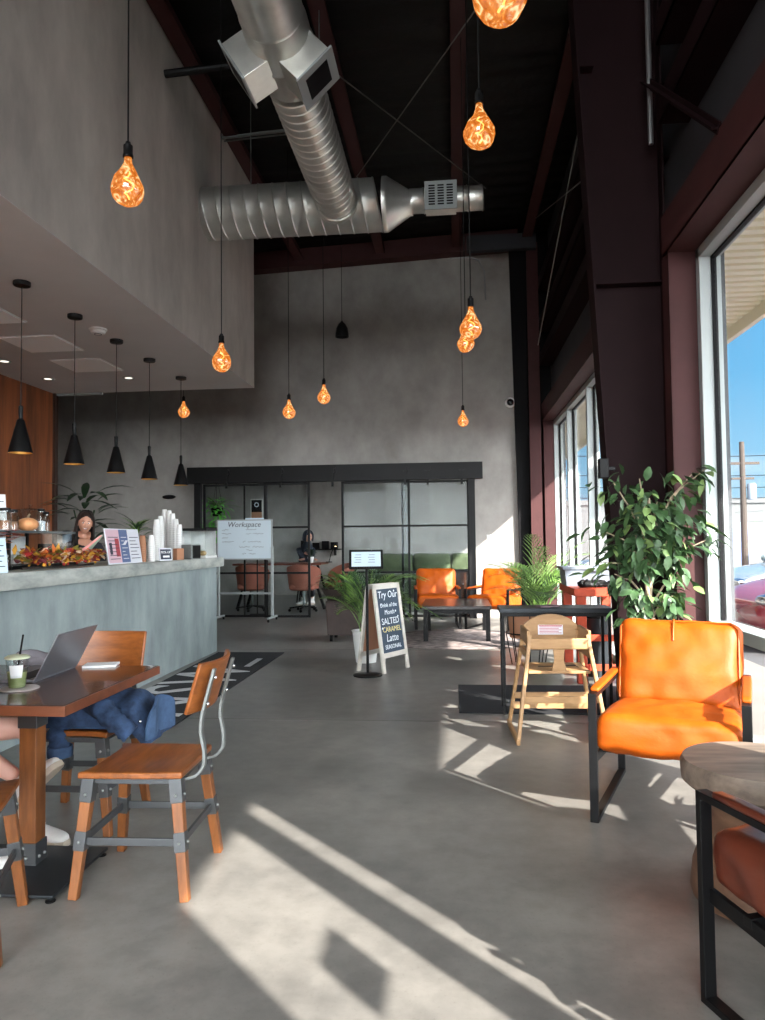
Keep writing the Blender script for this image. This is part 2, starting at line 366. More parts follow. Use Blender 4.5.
# saw-cut joints of the slab
b = MB()
for y in (5.72, 9.4): b.bb((-3, y-.004, -.001), (XW, y+.004, .0008))
struct(b.build('trim_1', mat('floor_joint', lin(92, 90, 85), .8), smooth=0))
# far wall with the wide doorway
b = MB(); T = .14
b.bb((-8.6, YF, 0), (-4.72, YF+T, 7)); b.bb((.36, YF, 0), (1.15, YF+T, 7)); b.bb((-4.72, YF, 2.5), (.36, YF+T, 7))
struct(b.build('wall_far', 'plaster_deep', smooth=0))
b = MB(); b.bb((1.15, YF+.02, 0), (XW, YF+T, 7.2)); struct(b.build('wall_far_return', 'dark', smooth=0))
# room beyond the glass doors
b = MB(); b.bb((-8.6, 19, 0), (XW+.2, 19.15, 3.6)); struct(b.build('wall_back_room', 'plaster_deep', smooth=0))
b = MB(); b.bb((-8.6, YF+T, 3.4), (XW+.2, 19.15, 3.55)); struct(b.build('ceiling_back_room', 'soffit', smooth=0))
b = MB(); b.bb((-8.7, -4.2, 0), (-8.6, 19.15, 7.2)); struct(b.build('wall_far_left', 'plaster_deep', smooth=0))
# left: wood wall under the soffit, plaster bulkhead above
b = MB(); b.bb((-5.99, -4.2, 0), (-5.84, YB, SOF)); struct(b.build('wall_left', 'woodwall', smooth=0))
b = MB(); b.bb((-5.842, YB-.06, 0), (-5.80, YB+.02, SOF)); struct(b.build('trim_2', mat('dark_wood_edge', lin(52, 30, 20), .5), smooth=0))
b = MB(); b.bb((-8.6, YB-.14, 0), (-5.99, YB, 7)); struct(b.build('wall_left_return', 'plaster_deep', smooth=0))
b = MB(); b.bb((XB-.15, -4.2, SOF+.003), (XB, YB, 6.72)); b.bb((-5.99, YB-.12, SOF+.003), (XB-.15, YB, 6.7)); struct(b.build('wall_bulkhead', 'plaster', smooth=0))
b = MB(); b.bb((-5.99, -4.2, SOF), (XB-.001, YB-.001, SOF+.1)); struct(b.build('ceiling_soffit', 'soffit', smooth=0))
b = MB(); b.bb((-5.84, YB-.03, SOF-.03), (-5.1, YB+.0, SOF)); struct(b.build('trim_3', 'white', smooth=0))
# roof deck with sagging black facing
b = MB()
def rf(u, v):
    x = -8.7 + u*10.8; y = -4.3 + v*17.8
    return (x, y, zr(x) + .03*mnoise.noise(Vector((x*.5, y*5, 0))) + .012*mnoise.noise(Vector((x*2, y*13, 3))))
b.grid(rf, 40, 220, thick=-.1); struct(b.build('ceiling', 'roof'))
# purlins (running away from the camera) and end-wall rafter
for i, x in enumerate((-2.72, -1.24, .12, 1.35)):
    b = MB(); z = zr(x) - .02
    b.bb((x-.012, -4.2, z-.21), (x+.012, YF, z)); b.bb((x-.085, -4.2, z-.225), (x+.085, YF, z-.205)); b.bb((x-.085, -4.2, z-.225), (x-.07, YF, z-.19)); b.bb((x+.07, -4.2, z-.225), (x+.085, YF, z-.19))
    struct(b.build('trim_%d' % (4+i), 'redsteel', smooth=0))
b = MB()
xa, xb_ = -8.5, 1.2
b.prism([(xa, YF-.26, 6.35+.042*(xa+3.6)), (xb_, YF-.26, 6.35+.042*(xb_+3.6)), (xb_, YF-.26, 6.70+.042*(xb_+2.8)), (xa, YF-.26, 6.70+.042*(xa+2.8))], (0, .26, 0))
struct(b.build('trim_8', 'redsteel', smooth=0))
b = MB(); b.bb((.3, YF-.42, 6.45), (1.5, YF-.3, 6.72)); struct(b.build('trim_9', 'insul', smooth=0))

# right wall: piers and everything above the windows
WT = .2; ZT = 3.44
PIERS = [(-4.2, -3.8), (-1.15, -.51), (.865, 2.27), (5.44, 6.5), (13.12, 13.9), (18.2, 19.15)]
b = MB()
for a, c in PIERS: b.bb((XW, a, 0), (XW+WT, c, ZT))
b.bb((XW, -4.2, ZT), (XW+WT, 19.15, 7.2)); struct(b.build('wall_right', 'insul', smooth=0))
b = MB(); b.bb((-5.99, -4.3, 0), (XW+.2, -4.2, .1)); b.bb((-5.99, -4.3, 6.4), (XW+.2, -4.2, 7.2)); b.bb((-5.99, -4.3, 0), (-5.0, -4.2, 7)); b.bb((1.5, -4.3, 0), (1.96, -4.2, 7)); b.bb((-5.99, -4.3, 3.5), (XB, -4.2, 7))
struct(b.build('wall_back', 'plaster', smooth=0))
# girts on the right wall
k = 10
for z in (4.42, 5.02, 5.75):
    b = MB(); b.bb((1.54, -4.2, z), (XW, 5.5, z+.02)); b.bb((1.54, -4.2, z), (1.555, 5.5, z+.2)); b.bb((1.54, 6.0, z), (XW, 13.1, z+.02)); b.bb((1.54, 6.0, z), (1.555, 13.1, z+.2))
    struct(b.build('trim_%d' % k, 'darksteel', smooth=0)); k += 1
# window headers and jambs (painted channels)
def channel_header(n, y0, y1):
    b = MB(); b.bb((1.56, y0, ZT), (XW, y1, ZT+.02)); b.bb((1.56, y0, ZT), (1.575, y1, ZT+.3)); struct(b.build('trim_%d' % n, 'redsteel', smooth=0))
channel_header(13, 2.3, 5.56); channel_header(14, 6.3, 13.1)
def jamb(n, y0, y1, x0=1.57):
    b = MB(); b.bb((x0, y0, 0), (XW, y0+.015, ZT)); b.bb((x0, y0, 0), (x0+.015, y1, ZT)); struct(b.build('trim_%d' % n, 'redsteel', smooth=0))
jamb(15, 5.445, 5.6); jamb(16, 13.06, 13.2)
b = MB(); b.bb((1.34, 13.02, 0), (1.535, 13.04, 6.6)); b.bb((1.43, 13.04, 0), (1.445, YF, 6.6)); struct(b.build('trim_17', 'redsteel', smooth=0))
b = MB(); b.prism([(1.17, 13.2, 0), (1.33, 13.2, 0), (1.33, 13.2, 6.6), (1.05, 13.2, 6.6)], (0, .08, 0)); struct(b.build('trim_18', 'dark', smooth=0))
# the big tapered column of the steel frame
b = MB()
b.prism([(1.255, 5.75, 0), (1.60, 5.75, 0), (1.60, 5.75, 6.72), (.93, 5.75, 6.72)], (0, .014, 0))
b.prism([(1.24, 5.65, 0), (1.255, 5.65, 0), (.93, 5.65, 6.72), (.915, 5.65, 6.72)], (0, .21, 0))
b.bb((1.60, 5.65, 0), (1.615, 5.86, 6.72)); b.bb((1.15, 5.6, 0), (1.68, 5.9, .025))
b.bb((1.1, 5.65, 3.3), (1.60, 5.76, 3.312)); b.bb((1.01, 5.66, 5.0), (1.12, 5.75, 5.012))
struct(b.build('trim_19', 'darksteel', smooth=0))
b = MB(); b.bar((1.5, 5.62, 4.82), (1.56, 4.35, 3.74), .012, .09, side=(1, 0, 0)); b.bar((1.5, 5.62, 4.82), (1.56, 4.35, 3.74), .07, .012, side=(1, 0, 0)); struct(b.build('trim_20', 'darksteel', smooth=0))
# rod bracing
b = MB()
rods = [(at(578, 133, X=1.3), at(538, 345, X=1.3)), (at(583, 180, X=1.3), at(536, 218, X=1.3))]
for p, q in rods: b.tube([p + (p-q)*.1, q], .007, 6)
for p, q in ((at(474, 12, Z=6.5), at(356, 178, Z=6.5)), (at(326, 66, Z=6.5), at(480, 184, Z=6.5))): b.tube([p + (p-q)*.3, q + (q-p)*.05], .008, 6)
struct(b.build('trim_21', mat('bracing_rod', lin(120, 116, 112), .4, .7), smooth=30))
# conduit that drops down the end wall
b = MB(); b.tube([(-.0, 12.9, 6.34), (.35, 12.9, 6.34), (.5, 12.9, 6.28), (.6, 12.95, 6.1), (.62, 13.0, 5.6)], .014, 8); b.tube([(1.5, 5.55, 6.6), (1.5, 5.55, 4.3)], .02, 8)
struct(b.build('trim_22', mat('conduit_steel', lin(140, 140, 140), .4, .8)))
# windows: white frames with deep mullions, one pane each bay
def window(n, y0, y1, mulls, z0=.06, z1=ZT, rail=(.72, .80), x0=XW+.0, x1=XW+.15):
    b = MB(); w = .07
    b.bb((x0, y0, z0-.06), (x1, y0+w, z1)); b.bb((x0, y1-w, z0-.06), (x1, y1, z1)); b.bb((x0, y0, z1-w), (x1, y1, z1)); b.bb((x0, y0, z0-.06), (x1, y1, z0+.02))
    for y in mulls: b.bb((x0, y-w/2, z0), (x1, y+w/2, z1))
    if rail: b.bb((x0, y0, rail[0]), (x1, y1, rail[1]))
    f = struct(b.build('window_%d' % n, 'white', bevel=.004, smooth=0))
    b = MB()
    ys = [y0] + list(mulls) + [y1]
    for a, c in zip(ys, ys[1:]):
        wa = .068 if a == y0 else .034; wc = .068 if c == y1 else .034; b.bb((x0+.08, a+wa, z0), (x0+.115, a+wa+.016, z1-w)); b.bb((x0+.08, c-wc-.016, z0), (x0+.115, c-wc, z1-w)); b.bb((x0+.08, a+wa, z1-w-.016), (x0+.115, c-wc, z1-w+.002))
    g = b.build('gasket', 'dark', f, smooth=0)
    b = MB(); b.bb((x0+.09, y0+.02, z0), (x0+.096, y1-.02, z1-.03)); b.build('pane', 'glass', f, smooth=0)
    return f
window(1, 2.27, 5.44, (3.95,))
window(2, 6.50, 13.12, (8.2, 9.9, 11.6))
window(3, -.51, .865, (.475,), rail=None)
window(4, -3.8, -1.15, (-2.5,))  # unseen window, added to let in more light
window(5, 13.9, 18.2, (15.3, 16.7))
b = MB()  # tall unseen glazing behind the camera, added to bring in fill light
for x in (-5, -2.9, -.7, 1.5): b.bb((x-.04, -4.29, .1), (x+.04, -4.21, 6.4 if x > -3 else 3.5))
b.bb((-5, -4.29, .1), (1.5, -4.21, .16)); b.bb((-5, -4.29, 3.44), (1.5, -4.21, 3.5)); b.bb((-2.9, -4.29, 6.34), (1.5, -4.21, 6.4))
f = struct(b.build('window_6', 'white', smooth=0)); b = MB(); b.bb((-5, -4.255, .1), (1.5, -4.25, 3.5)); b.bb((-2.9, -4.255, 3.5), (1.5, -4.25, 6.4)); b.build('pane', 'glass', f, smooth=0)

b = MB(); b.prism([(1.845, -.083, 1.763), (1.845, .152, 1.763), (1.845, .152, 1.965), (1.845, -.083, 1.965)], (.0045, 0, 0)); tag(b.build('window_decal', 'dark', smooth=0), 'dark square decal stuck on the window behind the viewer', 'decal')
# ---------------------------------------------------------------- outdoors
b = MB(); b.bb((-40, -60, -.2), (120, 120, -.13)); struct(b.build('ground_outside', 'asphalt', smooth=0))
b = MB(); b.bb((XW+.2, -8, -.13), (3.3, 22, -.02)); struct(b.build('floor_sidewalk', 'walk', smooth=0))
b = MB()
b.bb((XW+.2, -8, 3.78), (3.2, 24, 4.0)); b.bb((3.14, -8, 3.62), (3.2, 24, 4.02))
for i in range(150):
    y = 0 + i*.155; b.bb((XW+.2, y, 3.755), (3.14, y+.09, 3.785))
struct(b.build('ceiling_canopy', 'canopy', smooth=0))
# unseen overhang, added and sized to cut the sun through the windows
b = MB(); b.bb((3.2, -.3, 3.62), (4.17, 7.7, 4.0)); struct(b.build('ceiling_sun_overhang', 'canopy', smooth=0))
b = MB(); b.bb((4, 38, -.15), (60, 52, 3.1)); b.bb((3.9, 37.9, 3.05), (60.1, 52.1, 3.3)); o = b.build('building', 'bldg', smooth=0)
tag(o, 'long low white building across the parking lot', 'building')
for i in range(9):
    b = MB(); b.bb((8+i*2.6, 37.86, -.1), (9.2+i*2.6, 37.9, 2.1)); b.build('door_panel', 'navy', o, smooth=0)
t = thing('utility_pole', 'tall wooden utility pole with crossarm seen through near window', 'pole', (13.3, 35.5, -.13))
b = MB(); b.tube([(0, 0, 0), (0, 0, 5.9)], [.16, .11], 10); b.build('post', 'polewood', t)
b = MB(); b.bar((-.75, 0, 4.9), (.75, 0, 4.9), .1, .12); b.bar((-.5, 0, 4.2), (.5, 0, 4.2), .1, .1); b.build('crossarm', 'polewood', t, smooth=0)
b = MB(); b.lathe([(.0, 0), (.2, .02), (.2, .7), (.16, .76), (0, .78)], 12, c=(.35, -.1, 3.2)); b.build('transformer', 'bin', t)
b = MB()
for z, y in ((5.2, 36.4), (4.27, 36.4), (3.7, 36.4), (3.2, 36.4)): b.tube([(-10, y-2, z+.3), (13.3, y, z), (60, y+3, z+.5)], .018, 5)
tag(b.build('power_lines', 'dark'), 'thin power lines strung across the blue sky', 'wires')

def car(name, label, loc, rz, paint):
    t = thing(name, label, 'car', loc, rz)
    # sections along x (nose at -x): (x, half width low, half width belt, z bottom, z belt, z roof, half width roof)
    S = [(-2.25,.62,.60,.34,.62,.62,.55),(-2.12,.78,.74,.24,.74,.76,.66),(-1.7,.86,.82,.20,.88,.92,.74),(-1.05,.90,.86,.20,.97,1.02,.76),(-.85,.90,.87,.20,.99,1.06,.74),
         (-.2,.91,.88,.20,1.0,1.40,.62),(.35,.91,.88,.20,1.0,1.47,.60),(1.0,.91,.88,.20,1.01,1.45,.60),(1.6,.90,.86,.22,1.03,1.30,.60),(2.05,.86,.80,.28,1.02,1.06,.66),(2.25,.74,.70,.36,.8,.82,.6)]
    b = MB(); vs = []; fs = []; n = 10
    for x, hl, hb, z0, zb, zt, hr in S:
        ring = [(-hl*.9, z0), (-hl, z0+.15), (-hb, zb-.06), (-hb*.97, zb), (-hr, zt-.03), (hr, zt-.03), (hb*.97, zb), (hb, zb-.06), (hl, z0+.15), (hl*.9, z0)]
        vs += [(x, y, z) for y, z in ring]
    for i in range(len(S)-1):
        for k_ in range(n): a = i*n+k_; c = i*n+(k_+1) % n; fs.append((a, c, c+n, a+n))
    fs += [tuple(range(n)), tuple(reversed(range((len(S)-1)*n, len(S)*n)))]
    b.add(vs, fs); b.build('body', paint, t, smooth=50, sub=1)
    b = MB()
    for s in (-1, 1):
        b.add([(-.72, s*.855, 1.03), (.32, s*.89, 1.04), (.32, s*.655, 1.39), (-.18, s*.68, 1.35)], [(0, 1, 2, 3)])
        b.add([(.42, s*.89, 1.04), (1.55, s*.86, 1.06), (1.1, s*.655, 1.38), (.42, s*.655, 1.4)], [(0, 1, 2, 3)])
    b.add([(-.92, -.70, 1.05), (-.92, .70, 1.05), (-.26, .58, 1.385), (-.26, -.58, 1.385)], [(0, 1, 2, 3)])
    b.build('side_window', 'carglass', t, smooth=0)
    for x in (-1.4, 1.4):
        for s in (-1, 1):
            b = MB(); b.lathe([(.10, -.1), (.30, -.1), (.33, -.06), (.33, .06), (.30, .1), (.10, .1)], 20, T=Matrix.Translation((x, s*.82, .33)) @ rotm(90, 'X')); w = b.build('wheel', 'rubber', t)
            b = MB(); b.lathe([(.0, -.105), (.21, -.11), (.21, .11), (0, .105)], 14, T=Matrix.Translation((x, s*.82, .33)) @ rotm(90, 'X')); b.build('hubcap', 'chrome', w)
    for s in (-1, 1):
        b = MB(); b.ball((-2.1, s*.6, .70), (.14, .17, .08)); b.build('headlight', 'chrome', t)
        b = MB(); b.ball((-.68, s*.98, 1.08), (.08, .11, .07)); b.build('mirror', paint, t)
    return t
car('parked_car', 'white car parked behind the red car outside the near window', (7.0, 14.6, -.13), 8, 'carwhite')
car('parked_car', 'red car parked nearest the window in the lot', (6.0, 10.6, -.13), 4, 'carred')
car('parked_car', 'white car parked far down the lot outside the far window', (5.9, 24.0, -.13), 6, 'carwhite')
b = MB()
for i in range(26):
    a = rnd.random()*6.28; r_ = rnd.random()*.5; b.ball((math.cos(a)*r_, math.sin(a)*r_, .5+rnd.random()*.9), .35, seg=8, rings=6)
o = b.build('bush', 'palmdark'); o.location = (14.6, 34.2, -.3); tag(o, 'dark green bush before the white building', 'bush')

# ================================================================== LIGHT, SKY, CAMERA
sd = Vector((-.675, .738, -.574)).normalized()
s_ = bpy.data.lights.new('sun', 'SUN'); s_.energy = 14.5; s_.angle = R(.6); s_.color = (1, .93, .85)
so = bpy.data.objects.new('sun', s_); COL.objects.link(so); so.rotation_euler = sd.to_track_quat('-Z', 'Y').to_euler()
w = bpy.data.worlds.new('sky'); SC.world = w; w.use_nodes = True; nt = w.node_tree; L = nt.links.new
bg = nt.nodes['Background']; tc = nt.nodes.new('ShaderNodeTexCoord'); sp = nt.nodes.new('ShaderNodeSeparateXYZ'); L(tc.outputs['Generated'], sp.inputs[0])
rp = nt.nodes.new('ShaderNodeValToRGB'); e = rp.color_ramp.elements
e[0].position = 0.; e[0].color = (.36, .60, .76, 1); e[1].position = .7; e[1].color = (.07, .25, .58, 1); q = e.new(.2); q.color = (.14, .41, .68, 1)
L(sp.outputs['Z'], rp.inputs['Fac'])
mp = nt.nodes.new('ShaderNodeMapping'); mp.inputs['Scale'].default_value = (3, 3, 9); L(tc.outputs['Generated'], mp.inputs[0])
nz = nt.nodes.new('ShaderNodeTexNoise'); nz.inputs['Scale'].default_value = 1.4; nz.inputs['Detail'].default_value = 7; L(mp.outputs[0], nz.inputs['Vector'])
cr = nt.nodes.new('ShaderNodeMapRange'); cr.inputs['From Min'].default_value = .54; cr.inputs['From Max'].default_value = .74; cr.inputs['To Max'].default_value = .6; L(nz.outputs['Fac'], cr.inputs['Value'])
mx = nt.nodes.new('ShaderNodeMixRGB'); L(cr.outputs[0], mx.inputs[0]); L(rp.outputs[0], mx.inputs[1]); mx.inputs[2].default_value = (.85, .9, .95, 1)
# unseen sky behind the camera, brightened as added fill for the room
dp = nt.nodes.new('ShaderNodeVectorMath'); dp.operation = 'DOT_PRODUCT'; L(tc.outputs['Generated'], dp.inputs[0]); dp.inputs[1].default_value = tuple(Vector((.46, -.86, .27)).normalized())
gr = nt.nodes.new('ShaderNodeMapRange'); gr.interpolation_type = 'SMOOTHSTEP'; gr.inputs['From Min'].default_value = .1; gr.inputs['From Max'].default_value = .85; L(dp.outputs['Value'], gr.inputs['Value'])
SKYGLOW = 10.5
mu = nt.nodes.new('ShaderNodeMixRGB'); mu.blend_type = 'MIX'; L(gr.outputs[0], mu.inputs[0]); L(mx.outputs[0], mu.inputs[1]); mu.inputs[2].default_value = (SKYGLOW*.94, SKYGLOW*.97, SKYGLOW, 1)
L(mu.outputs[0], bg.inputs['Color']); bg.inputs['Strength'].default_value = 1.0
cam = bpy.data.cameras.new('camera'); co = bpy.data.objects.new('camera', cam); COL.objects.link(co)
cam.sensor_fit = 'VERTICAL'; cam.sensor_height = 36; cam.lens = F*36/1020; cam.clip_end = 300
# camera axes expressed in the room: columns are right, up, back
cr_ = Vector((EX.x, EY.x, EZ.x)); cd_ = Vector((EX.y, EY.y, EZ.y)); cf_ = Vector((EX.z, EY.z, EZ.z)); cu_ = -cd_; bk = -cf_
co.matrix_world = Matrix(((cr_.x, cu_.x, bk.x, 0), (cr_.y, cu_.y, bk.y, 0), (cr_.z, cu_.z, bk.z, CAMH), (0, 0, 0, 1)))
SC.camera = co
vs_ = SC.view_settings; vs_.view_transform = 'Standard'; vs_.look = 'None'; vs_.gamma = 1; vs_.use_curve_mapping = False; vs_.exposure = .74
SC.cycles.max_bounces = 10; SC.cycles.diffuse_bounces = 6; SC.cycles.transparent_max_bounces = 24; SC.cycles.caustics_reflective = False; SC.cycles.caustics_refractive = False; SC.cycles.sample_clamp_indirect = 6; SC.cycles.use_denoising = True

# ================================================================== LAMPS AND CEILING FITTINGS
def pendant_bulb(px, py, Z, label, r=.088, first=[]):
    p = at(px, py, Z=Z); top = zr(p.x) - .05 - p.z
    t = thing('pendant_bulb', label, 'pendant lamp', p, rnd.random()*360, 'amber glass bulbs hanging from the roof')
    if not first:
        b = MB(); prof = [(.016, .165), (.019, .145), (.023, .118), (.04, .08), (.066, .04), (.085, -.002), (.087, -.028), (.078, -.058), (.058, -.085), (.03, -.103), (.002, -.108)]
        b.lathe(prof, 20); 
        for i, v in enumerate(b.v):
            v = Vector(v)
            if v.z < .1:
                n = mnoise.noise(v*16); q = Vector((v.x, v.y, 0)); v += q.normalized()*n*.012 if q.length > .01 else Vector()
            b.v[i] = tuple(v)
        g = b.build('glass_bulb', 'bulb', t, smooth=60); g.scale = (r/.088,)*3
        b = MB(); b.tube([(.03*math.cos(i*.9)*(1-abs(i-7)/9), .03*math.sin(i*.9)*(1-abs(i-7)/9), .08-i*.011) for i in range(15)], .004, 6); f = b.build('filament', 'glowwarm', t)
        b = MB(); b.lathe([(.012, .235), (.016, .222), (.024, .215), (.024, .17), (.027, .165), (.027, .152), (.02, .15)], 16); b.build('socket', 'black', t)
        first.append((g, f))
    else:
        for o in first[0]:
            c = o.copy(); COL.objects.link(c); c.parent = t; c.scale = (r/.088,)*3
        b = MB(); b.lathe([(.012, .235), (.016, .222), (.024, .215), (.024, .17), (.027, .165), (.027, .152), (.02, .15)], 12); b.build('socket', 'black', t)
    b = MB(); b.tube([(0, 0, .23), (0, 0, top)], .0045, 6); b.build('cord', 'black', t)
    return t
pendant_bulb(128, 186, 3.25, 'amber swirl glass bulb hanging before the upper left plaster bulkhead, alone at left')
pendant_bulb(221.5, 360, 3.0, 'amber glass bulb hanging just left of the bulkhead bottom corner')
pendant_bulb(289, 411, 3.13, 'amber glass bulb lowest above the left half of the glass doors')
pendant_bulb(324, 396, 3.3, 'amber glass bulb hanging beneath and left of the black dome pendant')
pendant_bulb(471, 326, 3.05, 'large amber glass bulb of the close pair, overlapping a smaller one')
pendant_bulb(465.5, 342, 3.4, 'small amber glass bulb half hidden behind the larger one of the pair')
pendant_bulb(463, 420, 3.25, 'small amber glass bulb low before the end wall near the white camera')
pendant_bulb(479.5, 130, 3.7, 'amber glass bulb glowing against the black roof, wholly visible')
pendant_bulb(499.5, -13, 3.05, 'nearest amber glass bulb cut off by the top edge of the photo')
pendant_bulb(183.7, 411, 3.42, 'small amber glass bulb beyond the end of the soffit, above the black cones')
# black dome pendant
p = at(342, 337, Y=10.8); t = thing('dome_pendant', 'black dome pendant lamp hanging alone before the end wall', 'pendant lamp', p)
b = MB(); b.lathe([(.10, 0), (.098, .05), (.085, .13), (.055, .19), (.03, .215), (.012, .24), (.011, .23), (.05, .18), (.078, .12), (.09, .05), (.094, 0)], 24, close=True); b.build('shade', 'black', t, smooth=50)
b = MB(); b.tube([(0, 0, .235), (0, 0, zr(p.x)-p.z-.05)], .0045, 6); b.build('cord', 'black', t)
# five black cones over the counter
cones = [(22, 282, 453), (75, 315, 466), (116.5, 340, 473), (149.5, 359, 479.5), (181, 377, 485)]
names = ['black cone pendant nearest over the counter, leftmost of the five', 'black cone pendant second from the left over the counter', 'black cone pendant in the middle of the five over the counter',
         'black cone pendant fourth from the left over the counter', 'black cone pendant farthest over the counter, beside the small amber bulb']
c0 = None
for (px, py, pb), lb in zip(cones, names):
    p = at(px, py, Z=SOF); zb = at(px, pb, Y=p.y).z
    if c0 is None:
        c0 = t = thing('cone_pendant', lb, 'pendant lamp', (p.x, p.y, zb), 0, 'black cone pendants over the counter')
        b = MB(); b.lathe([(.098, 0), (.03, .275), (.02, .285), (.02, .27), (.0968, .002)], 28, close=True); sh = b.build('shade', 'black', t, smooth=50)
        b = MB(); b.lathe([(.0955, .001), (.03, .262), (.001, .264), (.001, .262), (.0285, .258), (.094, .001)], 28, close=True); b.build('shade_lining', 'gold', sh, smooth=50)
        b = MB(); b.lathe([(.018, .275), (.016, .30), (.019, .39), (.012, .40), (.0, .4)], 16); b.build('neck', 'black', t)
        b = MB(); b.tube([(0, 0, .39), (0, 0, SOF-zb-.02)], .004, 6); b.build('cord', 'black', t)
        b = MB(); b.lathe([(.0, -.035), (.066, -.035), (.07, -.028), (.07, 0), (0, 0)], 24, c=(0, 0, SOF-zb)); b.build('ceiling_rose', 'black', t)
        b = MB(); b.ball((0, 0, .07), .034); b.build('lamp', 'glowwarm', t); h0 = SOF-zb
    else: dup(c0, (p.x, p.y, SOF-h0), 0, lb)
# soffit fittings
for i, (cx, cy, w_, d_, lb) in enumerate(((-4.52, 6.6, .62, .62, 'white square panel nearest in the grey soffit'), (-4.5, 7.70, .62, .62, 'white square panel in the middle of the soffit'), (-4.5, 8.71, .62, .62, 'white square panel farthest along the soffit'))):
    t = thing('ceiling_panel', lb, 'ceiling panel', (cx, cy, SOF), 0, 'square panels in the soffit')
    b = MB(); b.box((0, 0, -.006), (w_, d_, .014)); b.build('panel_face', 'tile', t, bevel=.002)
    b = MB()
    for s in (-1, 1): b.box((s*w_/2, 0, -.004), (.02, d_+.02, .008)); b.box((0, s*d_/2, -.004), (w_, .02, .008))
    b.build('rim', 'soffit', t, smooth=0)
for x, y, lb in ((-5.38, 8.39, 'small recessed lamp nearest the wood wall at far left'), (-5.39, 9.37, 'small recessed lamp near the corner of wood wall and soffit'), (-4.31, 9.47, 'small recessed lamp behind the second cone pendant')):
    t = thing('recessed_ceiling_light', lb, 'ceiling light', (x, y, SOF), 0, 'recessed lamps in the soffit')
    b = MB(); b.lathe([(.05, -.004), (.075, -.008), (.08, 0), (.05, 0)], 24, close=True); b.build('rim', 'white', t)
    b = MB(); b.lathe([(0, -.003), (.05, -.003), (.05, 0), (0, 0)], 20); b.build('lens', 'glow', t)
t = thing('smoke_detector', 'white round smoke detector on the grey soffit', 'smoke detector', (-3.63, 7.25, SOF))
b = MB(); b.lathe([(0, -.055), (.05, -.055), (.07, -.045), (.075, -.02), (.09, -.015), (.09, 0), (0, 0)], 28); b.build('housing', 'whitepl', t)
b = MB(); b.lathe([(.03, -.058), (.04, -.058), (.04, -.05), (.03, -.05)], 20, close=True); b.build('vent_ring', 'bin', t)

# ---------------------------------------------------------------- air duct
t = thing('air_duct', 'silver spiral air duct crossing under the black roof', 'duct', (0, 0, 0))
def spiral(L_, r, step):
    n = int(L_/step); prof = []
    for i in range(n):
        z = i*step; prof += [(r, z), (r, z+step*.86), (r+.009, z+step*.93), (r, z+step*.999)]
    return prof
TX = Matrix.Translation((-2.95, 8.3, 5.23)) @ rotm(90, 'Y')
def sheared(prof, T, seg, sh):
    b = MB(); b.lathe(prof, seg)
    b.v = [(v[0], v[1], v[2] + sh*v[0]/.3) for v in b.v]
    bb = MB(); bb.add(b.v, b.f, 0, T); return bb
sheared(spiral(2.2, .295, .165), TX, 40, .05).build('cross_run', 'duct', t, smooth=40)
b = MB(); b.lathe([(.295, 0), (.302, .0), (.302, .05), (.295, .06), (.14, .31), (.14, .34)], 36, T=Matrix.Translation((-.75, 8.3, 5.23)) @ rotm(90, 'Y')); b.build('reducer', 'duct', t, smooth=40)
sheared(spiral(.98, .137, .165), Matrix.Translation((-.44, 8.3, 5.25)) @ rotm(90, 'Y'), 32, .02).build('branch_end', 'duct', t, smooth=40)
TY = Matrix.Translation((-1.25, 8.06, 5.17)) @ rotm(90, 'X')
sheared(spiral(2.34, .225, .117), TY, 40, .03).build('long_run', 'duct', t, smooth=40)
b = MB(); b.lathe([(.225, 2.28), (.232, 2.29), (.244, 2.36), (.244, 2.62), (.252, 2.63), (.252, 2.66), (.244, 2.67), (.244, 2.90), (.228, 3.0), (.236, 3.01), (.236, 3.04), (.228, 3.05), (.228, 6.8)], 40, T=TY); b.build('coupling', 'duct', t, smooth=40)
b = MB(); b.lathe([(.235, -.02), (.24, .0), (.24, .06), (.228, .07)], 40, T=TY); b.build('end_collar', 'duct', t, smooth=40)
for s, nm in ((-1, 'left'), (1, 'right')):
    Tb = Matrix.Translation((-1.25, 5.40, 5.17)) @ rotm(-32 if s < 0 else 46, 'Y')
    b = MB(Tb); b.bb((s*.18, -.17, -.16), (s*.40, .17, .16)); bx = b.build('side_boot', 'duct', t, bevel=.004, smooth=0)
    b = MB(Tb); b.bb((s*.395, -.19, -.18), (s*.41, .19, .18)); g = b.build('register', 'white', bx, smooth=0)
    b = MB(Tb); b.bb((s*.409, -.12, -.11), (s*.413, .12, .11)); b.build('slot', 'dark', g, smooth=0)
b = MB(); b.bb((-.26, 8.10, 5.06), (.08, 8.28, 5.36)); bx = b.build('grille_box', 'duct', t, bevel=.004, smooth=0)
b = MB(); b.bb((-.27, 8.085, 5.05), (.09, 8.10, 5.37)); g = b.build('register', 'white', bx, smooth=0)
b = MB()
for cx in (-.19, -.09, .01):
    for i in range(8): b.bb((cx-.035, 8.08, 5.10+i*.03), (cx+.035, 8.086, 5.115+i*.03))
b.build('grille_slots', 'dark', g, smooth=0)
b = MB()
for x in (-2.3, -1.6): b.tube([(x, 8.3, 5.5), (x, 8.3, 6.6)], .006, 6)
for y in (6.9, 5.9):
    b.tube([(-1.23+.0, y, 5.39), (-1.23, y, 6.6)], .006, 6)
b.build('hanger_rod', 'steel', t)
b = MB(); b.tube([at(165, 74, X=XB), at(165, 74, X=XB)+Vector((.9, .02, .06))], .04, 10); tag(b.build('sprinkler_pipe', 'black'), 'short black pipe jutting from the upper plaster bulkhead', 'pipe')
